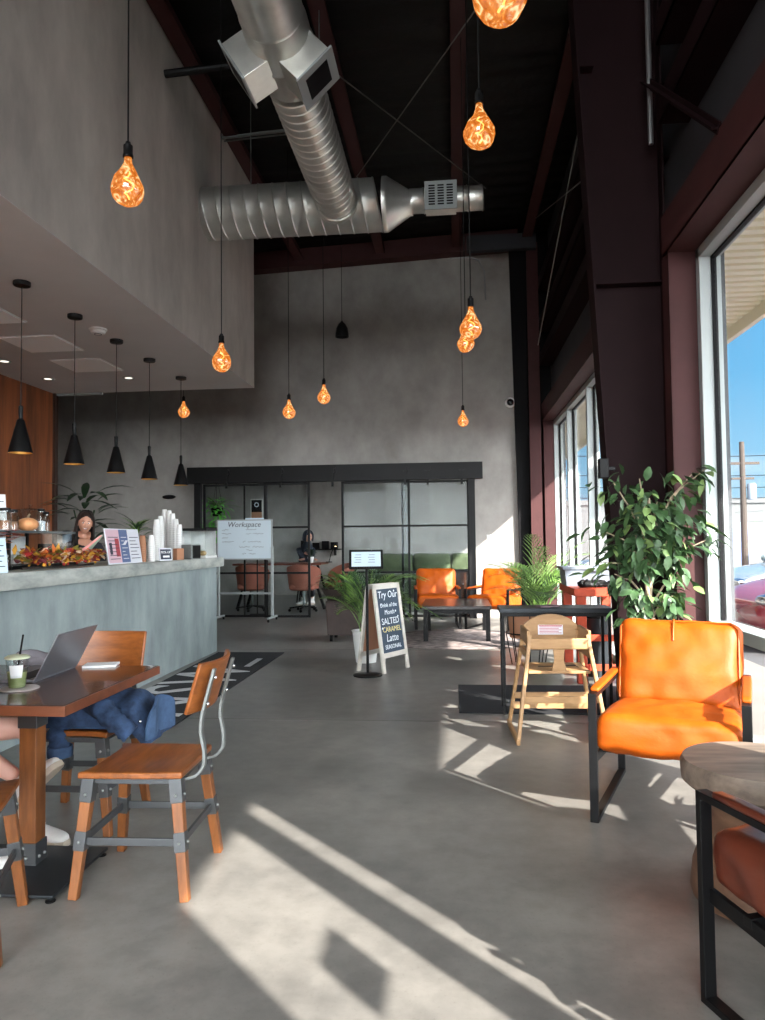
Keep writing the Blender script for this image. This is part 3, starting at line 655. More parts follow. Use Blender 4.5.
b = MB(); p = at(222, 138, X=XB); b.bar(p, p+Vector((1.2, -.02, .05)), .03, .03); b.bar(p+Vector((0, .08, 0)), p+Vector((1.2, .06, .05)), .015, .015); struct(b.build('trim_24', 'steel', smooth=0))
# cameras, outlet, wall pieces
p = at(510, 403, Y=YF-.02); t = thing('security_camera', 'white dome security camera high on the end wall by the dark column', 'camera', p)
b = MB(); b.lathe([(.09, .0), (.09, .05), (.075, .07), (0, .07)], 24, T=rotm(90, 'X')); b.build('housing', 'whitepl', t)
b = MB(); b.ball((0, -.07, 0), (.062, .05, .062)); b.build('lens_dome', 'screen', t)
p = Vector((1.115, 5.66, 1.85)); t = thing('wall_speaker', 'small black box speaker clamped on the tapered steel column', 'speaker', p)
b = MB(); b.box((0, -.03, .05), (.07, .07, .15)); b.build('cabinet', 'black', t, bevel=.008)
b = MB(); b.box((.05, -.01, .05), (.08, .03, .03)); b.build('bracket', 'black', t, bevel=.003)
p = at(493, 538, Y=YF-.006); t = thing('wall_outlet', 'white outlet plate on the sunlit end wall', 'outlet', p)
b = MB(); b.box((0, 0, 0), (.22, .012, .12)); b.build('plate', 'whitepl', t, bevel=.003)
b = MB()
for x in (-.06, 0, .06): b.box((x, -.007, 0), (.03, .004, .06))
b.build('socket_face', 'tile', t, smooth=0)
p = at(169, 497, Y=YF-.01); b = MB(); b.ball((0, 0, 0), (.13, .02, .04)); o = b.build('oval_plaque', 'dark'); o.location = p; tag(o, 'small black oval plaque on the dark end wall behind the cups', 'plaque')

# ================================================================== COUNTER AND BARN DOOR
CT = 1.19
t = thing('service_counter', 'long weathered concrete service counter along the left side', 'counter', (-3.05, 6.4, 0))
b = MB(); b.bb((-.75, -2.9, 0), (0.02, 2.85, 1.08)); b.build('front_panel', 'counter', t, smooth=0)
b = MB()
n = 60
def edge(i): return .085 + .006*mnoise.noise(Vector((i*.5, 0, 0)))
vs = []; fs = []
for i in range(n+1):
    y = -2.95 + i*5.89/n; e = edge(i)
    for z, k in ((1.075, -.004), (1.10, .004), (1.16, .004), (1.19, -.006)): vs.append((e+k, y, z))
    vs.append((-.82, y, 1.19)); vs.append((-.82, y, 1.075))
for i in range(n):
    for k in range(6): a = i*6+k; c = i*6+(k+1) % 6; fs.append((a, c, c+6, a+6))
fs += [tuple(range(6)), tuple(reversed(range(n*6, n*6+6)))]
b.add(vs, fs); b.build('worktop', 'slab', t, smooth=30)

# barn door rail and doors
t = thing('barn_door_frame', 'black steel sliding door rail and posts before the end wall', 'door frame', (-2.2, 13.2, 0))
b = MB(); b.bb((-2.66, -.08, 2.46), (2.72, 0.04, 2.76)); b.build('header_rail', 'black', t, bevel=.006, smooth=0)
for x in (-2.47, 2.52): b = MB(); b.bb((x-.06, -.06, 0), (x+.06, .04, 2.47)); b.build('post', 'black', t, bevel=.004, smooth=0)
for x in (-1.9, -.9, .05, 1.35, 1.75, 2.35):
    b = MB(); b.lathe([(0, -.02), (.055, -.02), (.055, .02), (0, .02)], 16, T=Matrix.Translation((x, -.105, 2.66)) @ rotm(90, 'X')); hw = b.build('roller', 'black', t)
    b = MB(); b.bb((x-.02, -.13, 2.36), (x+.02, -.118, 2.70)); b.build('strap', 'black', hw, smooth=0)
def glass_door(x0, x1, y, label, thin=None):
    t = thing('glass_door', label, 'sliding door', ((x0+x1)/2, y, 0), 0, 'black framed sliding glass doors'); w = x1-x0; h = 2.46
    b = MB(); f = .04
    b.bb((-w/2, -.02, .01), (-w/2+f, .02, h)); b.bb((w/2-f, -.02, .01), (w/2, .02, h)); b.bb((-w/2, -.02, .01), (w/2, .02, .05)); b.bb((-w/2, -.02, h-f), (w/2, .02, h))
    for z in (.815, 1.645): b.bb((-w/2, -.018, z-.018), (w/2, .018, z+.018))
    if thin is not None: b.bb((thin-(x0+x1)/2-.014, -.018, .01), (thin-(x0+x1)/2+.014, .018, h))
    b.build('frame', 'black', t, smooth=0)
    b = MB(); b.bb((-w/2+.01, -.004, .02), (w/2-.01, .002, h-.01)); b.build('glass_pane', 'doorglass', t, smooth=0)
glass_door(-4.62, -3.41, 13.34, 'sliding glass door at the left end, behind the whiteboard', -3.84)
glass_door(-3.45, -2.60, 13.26, 'sliding glass door with the hooded person behind it')
glass_door(-2.02, -.78, 13.26, 'sliding glass door behind the tall sign stand')
glass_door(-.94, .28, 13.34, 'sliding glass door at the right end before the green sofa')

# ================================================================== DINING SET
def make_chair(label, loc, rz):
    t = thing('dining_chair', label, 'chair', loc, rz, 'wood and metal cafe chairs')
    def seat(u, v):
        x = -.215+u*.43; y = -.182+v*.387; k = abs(2*u-1)
        x *= 1 - .05*v**3
        return (x, y - (.03*k**5 if v < .02 else 0), .482 - .010*math.exp(-((x)/.12)**2-((y-.03)/.12)**2))
    b = MB(); b.grid(seat, 14, 14, thick=.026); b.build('seat', 'chairwood', t, bevel=.006)
    b = MB(); b.bb((-.19, -.19, .43), (.19, -.165, .455)); b.bb((-.19, .165, .43), (.19, .19, .455)); b.bb((-.19, -.19, .43), (-.165, .19, .455)); b.bb((.165, -.19, .43), (.19, .19, .455)); b.build('seat_frame', 'bracket', t, bevel=.003, smooth=0)
    feet = {}
    for sx in (-1, 1):
        for sy in (-1, 1):
            top = Vector((sx*.175, sy*.175, .452)); ft = Vector((sx*.228, sy*.215+(.012 if sy > 0 else 0), 0)); feet[sx, sy] = (top, ft)
            b = MB(); b.bar(ft, top, .036, .036, side=(0, 1, 0), w2=.046, h2=.046); lg = b.build('leg', 'legwood', t, bevel=.004, smooth=0)
            d = top-ft
            b = MB(); b.bar(ft+d*.80, ft+d*1.0, .050, .050, side=(0, 1, 0)); b.build('bracket', 'bracket', lg, bevel=.002, smooth=0)
            b = MB(); b.bar(ft+d*.40, ft+d*.56, .046, .046, side=(0, 1, 0)); b.build('bracket', 'bracket', lg, bevel=.002, smooth=0)
            b = MB()
            for f in (.87, .48): b.ball(ft+d*f+Vector((0, sy*.0265, 0)), .007, seg=8, rings=5); b.ball(ft+d*f+Vector((sx*.0265, 0, 0)), .007, seg=8, rings=5)
            b.build('bolt', 'steel', lg)
    def at_(k, f): a, c = feet[k]; return c+(a-c)*f
    for a, c in (((-1,-1),(1,-1)), ((-1,1),(1,1)), ((-1,-1),(-1,1)), ((1,-1),(1,1))):
        b = MB(); b.bar(at_(a, .47), at_(c, .47), .012, .030); b.build('stretcher', 'bracket', t, bevel=.002, smooth=0)
    for sx in (-1, 1):
        x = sx*.140
        pts = [(x, .02, .448), (x, .12, .442), (x, .19, .438), (x, .245, .452), (x, .276, .49), (x, .277, .55), (x, .262, .62), (x, .265, .68), (x, .286, .76), (x, .318, .875)]
        P_ = []
        for i in range(len(pts)-1):
            for k_ in range(4): P_.append(Vector(pts[i]).lerp(Vector(pts[i+1]), k_/4))
        P_.append(Vector(pts[-1])); sm = [P_[0]]+[(P_[i-1]+P_[i]*2+P_[i+1])/4 for i in range(1, len(P_)-1)]+[P_[-1]]
        b = MB(); b.strip(sm, .030, .012, (1, 0, 0)); br = b.build('back_upright', 'steel', t, bevel=.002, smooth=50)
        b = MB()
        for z, y in ((.735, .285), (.84, .316)): b.ball((x, y+.004, z), .008, seg=8, rings=5)
        b.build('bolt', 'chrome', br)
    def back(u, v):
        x = -.205+u*.41; z = .69+v*.20; c = (2*u-1)**2
        return (x, .268+.060*v-.045*c, z + .008 + .004*c)
    b = MB(); b.grid(back, 16, 6, thick=-.016); b.build('backrest', 'chairwood', t, bevel=.004, smooth=50)
    return t
ch = make_chair('honey wood and metal chair facing the table, standing alone in the sun', (-1.287, 3.045, 0), -88)
dup(ch, (-1.87, 3.62, 0), 0, 'honey wood chair behind the table with a denim jacket on it')
dup(ch, (-3.02, 3.22, 0), 90, 'honey wood chair under the person using the laptop, beyond the left edge')
dup(ch, (-1.805, 2.475, 0), 201, 'honey wood chair at the near side, cut off by the left edge of the photo')

t = thing('dining_table', 'dark wood dining table on a steel base at left', 'table', (-2.115, 3.175, 0))
b = MB(); b.bb((-.62, -.455, .722), (.625, .455, .765)); b.build('tabletop', 'tablewood', t, bevel=.004, smooth=0)
b = MB(); b.bb((.622, -.455, .724), (.632, .455, .763)); b.bb((-.62, -.462, .724), (.632, -.452, .763)); b.build('edge_band', 'tableedge', t, bevel=.002, smooth=0)
for x in (.30, -.30):
    b = MB(); b.bb((x-.038, -.155, .03), (x+.038, -.075, .72)); pl = b.build('pedestal_post', 'legwood', t, bevel=.004, smooth=0)
    for z in (.06, .66):
        b = MB(); b.bb((x-.043, -.16, z-.06), (x+.043, -.07, z+.06)); br = b.build('corner_bracket', 'bracket', pl, bevel=.003, smooth=0)
        b = MB()
        for yy in (-.135, -.095): b.ball((x+.044, yy, z), .008, seg=8, rings=5)
        b.ball((x+.0, -.161, z), .008, seg=8, rings=5); b.build('bolt', 'steel', br)
b = MB(); b.bb((-.4, -.145, .70), (.36, -.085, .724)); b.build('crossbar', 'bracket', t, bevel=.004, smooth=0)
b = MB(); b.bb((-.56, -.41, .018), (.56, .05, .030)); b.build('base_plate', 'bluesteel', t, bevel=.003, smooth=0)
for sx in (-1, 1):
    for y in (-.39, .03): b = MB(); b.lathe([(.012, .02), (.012, .006), (.02, .004), (.02, 0), (0, 0)], 12, c=(sx*.54, y, 0)); b.build('levelling_foot', 'black', t)
TT = .765
# laptop (back of the screen faces right)
lp = at(38, 683, Z=TT); t = thing('laptop', 'open silver laptop on the dark dining table, its back turned to the room', 'laptop', (lp.x-.02, lp.y, TT))
h0 = Vector((0, 0, .012)); h1 = at(76, 667.5, Z=TT) - Vector(t.location); h1.z = .012
hd = (h1-h0); hw = hd.length; hd.normalize(); inn = Vector((-hd.y, hd.x, 0)); outw = -inn
if inn.x > 0: inn, outw = outw, inn
b = MB(); b.prism([Vector((0, 0, 0))-hd*.0, hd*hw, hd*hw+inn*.22, inn*.22], (0, 0, .014)); base = b.build('keyboard_base', 'laptop', t, bevel=.003, smooth=0)
b = MB(); b.prism([hd*.02+inn*.03+Vector((0, 0, .0142)), hd*(hw-.02)+inn*.03+Vector((0, 0, .0142)), hd*(hw-.02)+inn*.12+Vector((0, 0, .0142)), hd*.02+inn*.12+Vector((0, 0, .0142))], (0, 0, .002)); b.build('keys', 'keys', base, smooth=0)
upv = (Vector((0, 0, 1))*.80 + outw*.42 + hd*.0).normalized()*.23
b = MB(); nrm_ = hd.cross(upv).normalized()*.006
b.prism([h0, h0+hd*hw, h0+hd*hw+upv, h0+upv], nrm_); lid = b.build('screen_lid', 'laptop', t, bevel=.002, smooth=0)
b = MB(); off = inn*.0015 + Vector((0, 0, .0008))
s1 = -1 if nrm_.dot(inn) > 0 else 0
q0 = [h0+hd*.008+upv*.04, h0+hd*(hw-.008)+upv*.04, h0+hd*(hw-.008)+upv*.96, h0+hd*.008+upv*.96]
b.add([p_+(nrm_*1.1 if nrm_.dot(inn) > 0 else -nrm_*.1) for p_ in q0], [(0, 1, 2, 3)]); b.build('display', 'screen', lid, smooth=0)
# iced matcha
cp = at(17, 689, Z=TT); t = thing('iced_drink_cup', 'clear plastic cup of iced matcha with straw and white label on the table', 'cup', (cp.x, cp.y, TT+.006))
b = MB(); b.lathe([(.0, .0), (.033, .0), (.046, .125), (.0475, .127), (.045, .125), (.0325, .002), (0, .002)], 24); b.build('plastic_cup', 'clear', t)
b = MB(); b.lathe([(0, .003), (.0322, .003), (.0395, .068), (0, .069)], 24); b.build('matcha', 'matcha', t)
b = MB(); b.lathe([(.0, .142), (.022, .141), (.04, .137), (.049, .132), (.051, .126), (.049, .124), (.02, .134), (0, .134)], 24); b.build('lid', mat('frosted_lid', lin(196, 200, 170), .3), t)
b = MB(); b.tube([(-.008, 0, .02), (.012, 0, .14), (.026, 0, .225)], .004, 8); b.build('straw', 'black', t)
b = MB()
b.grid(lambda u, v: ((.0365+.0095*v)*math.cos(-1.75+u*1.25)*1.01+.0, (.0365+.0095*v)*math.sin(-1.75+u*1.25)*1.01, .045+v*.055), 10, 1); b.build('label', 'paper', t)
for i, z in enumerate((.075, .065, .055)):
    pass
b = MB(); b.lathe([(0, 0), (.078, .0), (.082, .003), (.078, .006), (0, .006)], 28); o = b.build('coaster', mat('stone_coaster', lin(196, 186, 184), .5)); o.location = (cp.x+.01, cp.y, TT); tag(o, 'pale round coaster under the iced drink', 'coaster')
b = MB(); q = at(104, 665, Z=TT); b.box((0, 0, .0055), (.16, .11, .011), rot=rotm(14, 'Z')); o = b.build('notebook', 'paper', bevel=.002); o.location = (q.x, q.y-.03, TT); tag(o, 'thin white notebook lying at the far end of the table', 'notebook')
b = MB(); b.cushion((0, 0, .025), (.17, .1, .05), .02, wr=.01, n=8, wscale=20); o = b.build('knit_pouch', mat('grey_knit', lin(120, 116, 122), .9)); q = at(35, 664, Z=TT); o.location = (q.x-.02, q.y+.02, TT); tag(o, 'crumpled grey pouch on the table behind the laptop', 'pouch')

# denim jacket over the back chair
t = thing('denim_jacket', 'blue denim jacket slung over the chair behind the table', 'jacket', (-1.80, 3.6, .484))
def body(u, v):
    a = u*2-1
    x = .06 + a*.26; y = -.17 + v*.36
    h = .17*(1-a*a)**.35*(math.sin(math.pi*min(max(v, 0), 1))**.3 if 0 < v < 1 else 0)
    n = mnoise.noise(Vector((x*9, y*4, 1)))*.05 + mnoise.noise(Vector((x*22, y*7, 4)))*.02
    z = .012 + max(0, h + n*(h*5))
    if x > .24: z -= (x-.24)*1.0
    return (x + .02*mnoise.noise(Vector((y*9, x*5, 2))), y, max(z, .008) if x < .235 else z)
b = MB(); b.grid(body, 34, 26, thick=.008); bo = b.build('jacket_body', 'denim', t, smooth=80)
def waist(u, v):
    y = -.17+u*.34; return (.325+.015*math.sin(u*9)+.0*v, y, .0+.13*math.sin(math.pi*u)**.4*(1-v)+.01-v*.05)
b = MB(); b.grid(waist, 14, 3, thick=.012); b.build('hem_band', 'denimlight', bo, smooth=80)
b = MB()
for p_ in ((.333, -.12, .02), (.30, -.168, .05)): b.ball(p_, .009, seg=10, rings=6)
b.build('button', 'chrome', bo)
def sleeve(p0, pts, r):
    b = MB(); P_ = []
    for i in range(len(pts)-1):
        for k_ in range(6): P_.append(Vector(pts[i]).lerp(Vector(pts[i+1]), k_/6))
    P_.append(Vector(pts[-1])); b.tube(P_, [r*(1-.18*i/len(P_)+.1*math.sin(i*2.1)) for i in range(len(P_))], 16)
    b.v = [tuple(Vector(v)+Vector((mnoise.noise(Vector(v)*22), mnoise.noise(Vector(v)*22+Vector((5, 0, 0))), 0))*.014) for v in b.v]
    return b
JL = Vector((-1.80, 3.6, .484)); s_a = at(63, 714, Y=3.50)-JL; s_b = at(60, 752, Y=3.44)-JL
b = sleeve(0, [(-.05, -.05, .10), (-.10, -.08, .13), s_a, s_a.lerp(s_b, .5)+Vector((-.01, -.01, 0)), s_b], .062); sl = b.build('sleeve', 'denim', t, smooth=80)
b = MB(); b.lathe([(.058, -.02), (.06, .0), (.058, .03), (.052, .03), (.05, -.02)], 18, T=Matrix.Translation(s_b), close=True); b.build('cuff', 'denimlight', sl, smooth=60)
b = sleeve(0, [(.05, -.12, .13), (.12, -.20, .12), (.20, -.22, .06), (.27, -.2, .0)], .055); b.build('sleeve', 'denim', t, smooth=80)

# ================================================================== LOUNGE CHAIRS
def make_armchair(label, loc, rz, leather='orange'):
    t = thing('armchair', label, 'armchair', loc, rz, 'metal framed leather armchairs'); W_ = .34; Fy = -.43; By = .43
    for s in (-1, 1):
        x = s*W_; q = .022
        b = MB(); b.bar((x, Fy, .011), (x, By, .011), .04, q); b.bar((x, Fy, 0), (x, Fy, .62), .04, .022, side=(0, 1, 0)); b.bar((x, By, 0), (x, By, .58), .04, .022, side=(0, 1, 0)); b.bar((x, Fy-.011, .61), (x, By, .60), .04, q)
        fr = b.build('side_frame', 'black', t, bevel=.002, smooth=0)
        b = MB(); b.cushion((x, -.03, .628), (.046, .68, .024), .011, puff=0, wr=.001, n=8); b.build('arm_pad', leather, fr, smooth=60)
    b = MB()
    b.bar((-W_, -.26, .315), (W_, -.26, .315), .03, .03); b.bar((-W_, .30, .27), (W_, .30, .27), .03, .03)
    for s in (-1, 1): b.bar((s*.328, -.42, .315), (s*.328, .42, .25), .016, .045); b.bar((s*.31, .28, .25), (s*.31, .46, .82), .02, .03, side=(0, 1, 0))
    b.bar((-.31, .455, .80), (.31, .455, .80), .02, .03); b.bar((-.31, .37, .5), (.31, .37, .5), .02, .03); b.build('seat_frame', 'black', t, bevel=.002, smooth=0)
    b = MB(); b.cushion((0, -.075, .40), (.66, .78, .185), .05, puff=.028, wr=.007, seed=3, n=22, wscale=12, T=Matrix.Translation((0, 0, .0)) @ rotm(-4, 'X')); st = b.build('seat_cushion', leather, t, smooth=80)
    b = MB(); b.cushion((0, 0, 0), (.64, .15, .50), .06, puff=.04, wr=.007, seed=8, n=22, wscale=11, T=Matrix.Translation((0, .30, .665)) @ rotm(-17, 'X')); bk_ = b.build('back_cushion', leather, t, smooth=80)
    def piping(o, pts, r): b = MB(); b.tube(pts, r, 6); return b.build('seam', leather, o)
    Tb = Matrix.Translation((0, .30, .665)) @ rotm(-17, 'X')
    b = MB(Tb); b.tube([(-.305, -.058, -.2), (-.305, -.062, .2), (-.27, -.06, .235), (.27, -.06, .235), (.305, -.062, .2), (.305, -.058, -.2)], .006, 6); b.tube([(-.02, -.112, .12), (-.02, -.10, .20), (-.02, -.07, .245)], .005, 6); b.build('seam', leather, bk_)
    return t
ac = make_armchair('large orange leather armchair in the foreground by the near window', (1.133, 4.025, 0), -20.8)
def lounge_copy(lb, loc, rz): return dup(ac, loc, rz, lb)
lounge_copy('orange leather armchair left of the pair before the glass doors', (-.29, 11.97, 0), 4)
lounge_copy('orange leather armchair right of the pair, by the end wall', (.64, 11.85, 0), -22)
make_armchair('brown leather armchair cut off at the bottom right corner of the photo', (1.20, 2.05, 0), 200, 'brownleather')

# carved wood side table
t = thing('side_table', 'round carved wood side table between the two near armchairs', 'side table', (1.15, 3.0, -.0))
b = MB(); b.lathe([(0, .425), (.262, .425), (.278, .44), (.282, .50), (.272, .522), (0, .525)], 48); b.build('tabletop', 'stool', t, smooth=40)
b = MB(); b.lathe([(0, 0), (.248, 0), (.256, .03), (.245, .12), (.20, .25), (.172, .31), (.175, .36), (.2, .425), (0, .425)], 48)
b.v = [(v[0]*(1+.012*math.sin(math.atan2(v[1], v[0])*24)), v[1]*(1+.012*math.sin(math.atan2(v[1], v[0])*24)), v[2]) for v in b.v]; b.build('pedestal', 'stoolside', t, smooth=60)

# ================================================================== MIDDLE OF THE ROOM
# console table behind the high chair
t = thing('console_table', 'narrow black console table behind the wooden high chair', 'table', (.79, 6.1, 0))
b = MB(); b.bb((-.44, -.16, .80), (.44, .16, .835)); b.build('tabletop', 'bluesteel', t, bevel=.003, smooth=0)
for sx in (-1, 1):
    for sy in (-1, 1): b = MB(); b.bb((sx*.41-.011, sy*.14-.011, 0), (sx*.41+.011, sy*.14+.011, .80)); b.build('leg', 'black', t, smooth=0)
b = MB(); b.bb((-.41, .13, .77), (.41, .15, .80)); b.bb((-.41, -.15, .77), (.41, -.13, .80)); b.build('apron', 'black', t, smooth=0)
b = MB(); b.box((0, 0, .006), (.16, .11, .012), rot=rotm(20, 'Z')); o = b.build('booklet', mat('mauve_cover', lin(128, 104, 112), .6), bevel=.002); o.location = (.74, 6.08, .835); tag(o, 'mauve booklet lying on the black console table', 'booklet')
# high chair
t = thing('high_chair', 'pale wooden high chair standing in front of the black console table', 'high chair', (.70, 5.38, 0), 2)
for s in (-1, 1):
    fl = Vector((s*.30, -.27, .0)); ft = Vector((s*.195, -.16, .72)); rl = Vector((s*.30, .27, .0)); rt = Vector((s*.195, .17, .72))
    b = MB(); b.bar(fl+Vector((0, 0, .015)), ft, .026, .042, side=(0, 1, 0)); b.build('front_leg', 'palewood', t, bevel=.006, smooth=0)
    b = MB(); b.bar(rl+Vector((0, 0, .015)), rt, .026, .042, side=(0, 1, 0)); b.build('rear_leg', 'palewood', t, bevel=.006, smooth=0)
    b = MB(); b.bar((s*.302, -.30, .02), (s*.302, .30, .02), .026, .04); b.build('runner', 'palewood', t, bevel=.006, smooth=0)
    b = MB(); b.bar(ft+Vector((s*.012, -.02, -.02)), rt+Vector((s*.012, .02, -.02)), .022, .10); b.bar((s*.215, -.17, .58), (s*.215, .18, .58), .018, .05); b.build('side_panel', 'palewood', t, bevel=.006, smooth=0)
def xw(z): return .30 - .105*z/.72
for nm, y0, z, h in (('foot_rest', -.22, .29, .045), ('lower_rail', .235, .155, .05), ('middle_rail', .22, .23, .045), ('front_rail', -.25, .13, .05)):
    if nm == 'front_rail': continue
    b = MB(); b.bar((-xw(z), y0, z), (xw(z), y0, z), .022, h); b.build(nm, 'palewood', t, bevel=.004, smooth=0)
b = MB(); b.bb((-.21, -.17, .455), (.21, .19, .475)); b.build('seat', 'palewood', t, bevel=.004, smooth=0)
b = MB(); b.bar((-.205, -.175, .66), (.205, -.175, .66), .022, .075); b.build('front_bar', 'palewood', t, bevel=.008, smooth=0)
b = MB(); b.prism([(-.05, -.172, .475), (.05, -.172, .475), (.032, -.172, .55), (.04, -.172, .63), (-.04, -.172, .63), (-.032, -.172, .55)], (0, .02, 0)); b.build('crotch_post', 'palewood', t, bevel=.003, smooth=0)
b = MB(); poly = [(-.205, .175, .60), (.205, .175, .60)] + [(.205*math.cos(a)*(1 if abs(math.cos(a)) > .9 else .97), .175, .71+.12*math.sin(a)) for a in [i*math.pi/14 for i in range(15)]]
b.prism(poly, (0, .02, 0)); b.build('backrest', 'palewood', t, bevel=.004, smooth=0)
b = MB(); b.bb((-.09, .170, .68), (.09, .174, .75)); lb_ = b.build('warning_sticker', mat('sticker_white', lin(214, 214, 222), .6), t, smooth=0)
b = MB()
for i in range(5): b.bb((-.08, .168, .69+i*.011), (.08-.02*(i % 2), .171, .694+i*.011))
b.bb((-.085, .168, .742), (.085, .171, .748)); b.build('printed_lines', 'inkred', lb_, smooth=0)
b = MB(); b.strip([(-.12, .0, .478), (.0, -.02, .482), (.15, .03, .48)], .02, .003, (0, 1, 0)); b.strip([(.15, .0, .478), (.19, -.1, .46), (.205, -.17, .36), (.2, -.185, .30)], .02, .003, (0, 1, 0)); b.build('strap', 'black', t)
# red stained table with tub
t = thing('red_table', 'red stained wooden table by the far window behind the column', 'table', (1.40, 7.70, 0))
b = MB(); b.bb((-.27, -.50, .83), (.30, .50, .905)); b.build('tabletop', 'redwood', t, bevel=.004, smooth=0)
for sx, sy in ((-1, -1), (1, -1), (-1, 1), (1, 1)): b = MB(); b.bb((sx*.2-.045, sy*.42-.045, 0), (sx*.2+.045, sy*.42+.045, .83)); b.build('leg', 'redwood', t, bevel=.003, smooth=0)
b = MB(); b.bb((-.2, -.44, .40), (.2, -.40, .46)); b.bb((-.2, -.44, .12), (.2, -.40, .18)); b.bb((-.22, -.4, .42), (-.18, .4, .46)); b.build('stretcher', 'redwood', t, bevel=.003, smooth=0)
t = thing('storage_tub', 'grey plastic storage tub on the red table', 'tub', (1.39, 7.78, .905), 0)
b = MB(); b.prism([(-.27, -.19, 0), (.27, -.19, 0), (.27, .19, 0), (-.27, .19, 0)], (0, 0, .01))
for p_, q_ in (((-.27, -.19), (.27, -.19)), ((.27, -.19), (.27, .19)), ((.27, .19), (-.27, .19)), ((-.27, .19), (-.27, -.19))):
    b.add([(p_[0], p_[1], 0), (q_[0], q_[1], 0), (q_[0]*1.08, q_[1]*1.08, .18), (p_[0]*1.08, p_[1]*1.08, .18), (p_[0]*.96, p_[1]*.96, .0), (q_[0]*.96, q_[1]*.96, .0), (q_[0]*1.04, q_[1]*1.04, .18), (p_[0]*1.04, p_[1]*1.04, .18)], [(0, 1, 2, 3), (4, 7, 6, 5), (3, 2, 6, 7)])
b.build('tub_wall', 'bin', t, smooth=0)
b = MB()
for s in (-1, 1): b.bb((-.31, s*.205-.012, .165), (.31, s*.205+.012, .19)); b.bb((s*.30-.012, -.21, .165), (s*.30+.012, .21, .19))
b.bb((-.05, -.235, .15), (.05, -.215, .18)); b.build('rim', 'bin', t, bevel=.004, smooth=0)
b = MB()
for i in range(7): b.cushion((rnd.uniform(-.16, .2), rnd.uniform(-.03, .03), .022), (.11, .06, .04), .018, wr=.012, seed=i, n=5, wscale=30)
o = b.build('work_gloves', 'black', smooth=60); o.location = (1.38, 7.35, .918); tag(o, 'black work gloves lying at the front of the red table', 'gloves')
t = thing('waste_bin', 'dark waste bin standing under the red table', 'bin', (1.40, 7.72, 0))
b = MB(); b.lathe([(0, 0), (.13, 0), (.16, .56), (.165, .58), (.155, .58), (.125, .02), (0, .02)], 24); b.build('bin_shell', 'bluesteel', t)
b = MB(); b.lathe([(.168, .585), (.168, .60), (.12, .64), (0, .66), (0, .585)], 24); b.build('lid', 'black', t)
# mats and rug
b = MB(); b.bb((.02, 5.98, 0.001), (1.55, 7.12, .010)); tag(b.build('floor_mat', 'matblack', bevel=.003), 'black floor mat under the console table by the window', 'mat')
t = thing('entrance_mat', 'black entrance mat with white lettering along the counter', 'mat', (-2.46, 7.3, 0))
b = MB(); b.prism([(-.40, -1.9, .001), (.34, -1.9, .001), (.34, 1.8, .001), (-.50, 1.8, .001)], (0, 0, .009)); b.build('mat_base', 'matblack', t, smooth=0)
b = MB(); b.text('NSW', 1.05, Matrix.Translation((-.04, -.45, .0105)) @ rotm(90, 'Z'), ext=.001, font_shear=.1); b.bb((.13, .75, .0095), (.2, 1.3, .0115)); b.build('lettering', 'matwhite', t, smooth=0)
b = MB(); b.lathe([(0, .002), (1.06, .002), (1.07, .008), (1.05, .014), (0, .014)], 64); o = b.build('area_rug', 'rug', smooth=40); o.location = (.02, 10.42, 0); o.scale = (1.0, .98, 1); tag(o, 'round patterned grey rug under the coffee table', 'rug')
# coffee table
t = thing('coffee_table', 'low black coffee table on the patterned rug', 'coffee table', (.02, 10.72, .014))
b = MB(); b.bb((-.47, -.66, .43), (.47, .66, .475)); b.build('tabletop', mat('black_wood_top', lin(44, 38, 36), .3, 0, .2, (5, 20, 5)), t, bevel=.004, smooth=0)
for sx in (-1, 1):
    for sy in (-1, 1): b = MB(); b.bb((sx*.42-.03, sy*.6-.03, 0), (sx*.42+.03, sy*.6+.03, .43)); b.build('leg', 'black', t, smooth=0)
b = MB(); b.bb((-.42, -.62, .37), (.42, -.60, .43)); b.bb((-.42, .60, .37), (.42, .62, .43)); b.build('apron', 'black', t, smooth=0)

# sandwich board
fl = at(383, 674, Z=0); fr = at(409, 667, Z=0); dx = (fr-fl).normalized(); nb = Vector((-dx.y, dx.x, 0)); wdt = (fr-fl).length
t = thing('sandwich_board', 'white framed chalkboard sandwich sign standing on the floor', 'sign board', tuple((fl+fr)/2 + nb*.0), math.degrees(math.atan2(dx.y, dx.x)))
hw_ = wdt/2; lean = .13; Hh = .92
def board(sgn, off, name):
    # local: x along width, y=0 front foot; leans towards +y (front) or back for the rear leaf
    Tl = Matrix.Translation((0, off, 0)) @ Matrix(((1, 0, 0, 0), (0, 1, sgn*lean/Hh, 0), (0, 0, 1, 0), (0, 0, 0, 1)))
    b = MB(Tl)
    for s in (-1, 1): b.bb((s*hw_-.024*(1+s), -.012, 0), (s*hw_+.024*(1-s), .012, Hh))
    b.bb((-hw_, -.012, Hh-.055), (hw_, .012, Hh)); b.bb((-hw_, -.012, .15), (hw_, .012, .20)); f = b.build(name, 'whitewash', t, bevel=.002, smooth=0)
    b = MB(Tl); b.bb((-hw_+.046, -.004, .198), (hw_-.046, .004, Hh-.05)); p_ = b.build('chalk_panel' if sgn > 0 else 'back_panel', 'chalk' if sgn > 0 else 'kraft', f, smooth=0)
    return Tl, p_
Tl, cp_ = board(1, 0, 'front_leaf'); board(-1, .33, 'rear_leaf')
RX = rotm(90, 'X')
b = MB()
for body_, z, sz in (('Try Our', .80, .105), ('Drink of the', .69, .062), ('Month', .615, .07), ('SALTED', .52, .095), ('Latte', .345, .11), ('SEASONAL', .255, .062)):
    b.text(body_, sz, Tl @ Matrix.Translation((0, -.0055, z)) @ RX, ext=.0008, font_shear=.15 if body_[1].islower() else 0)
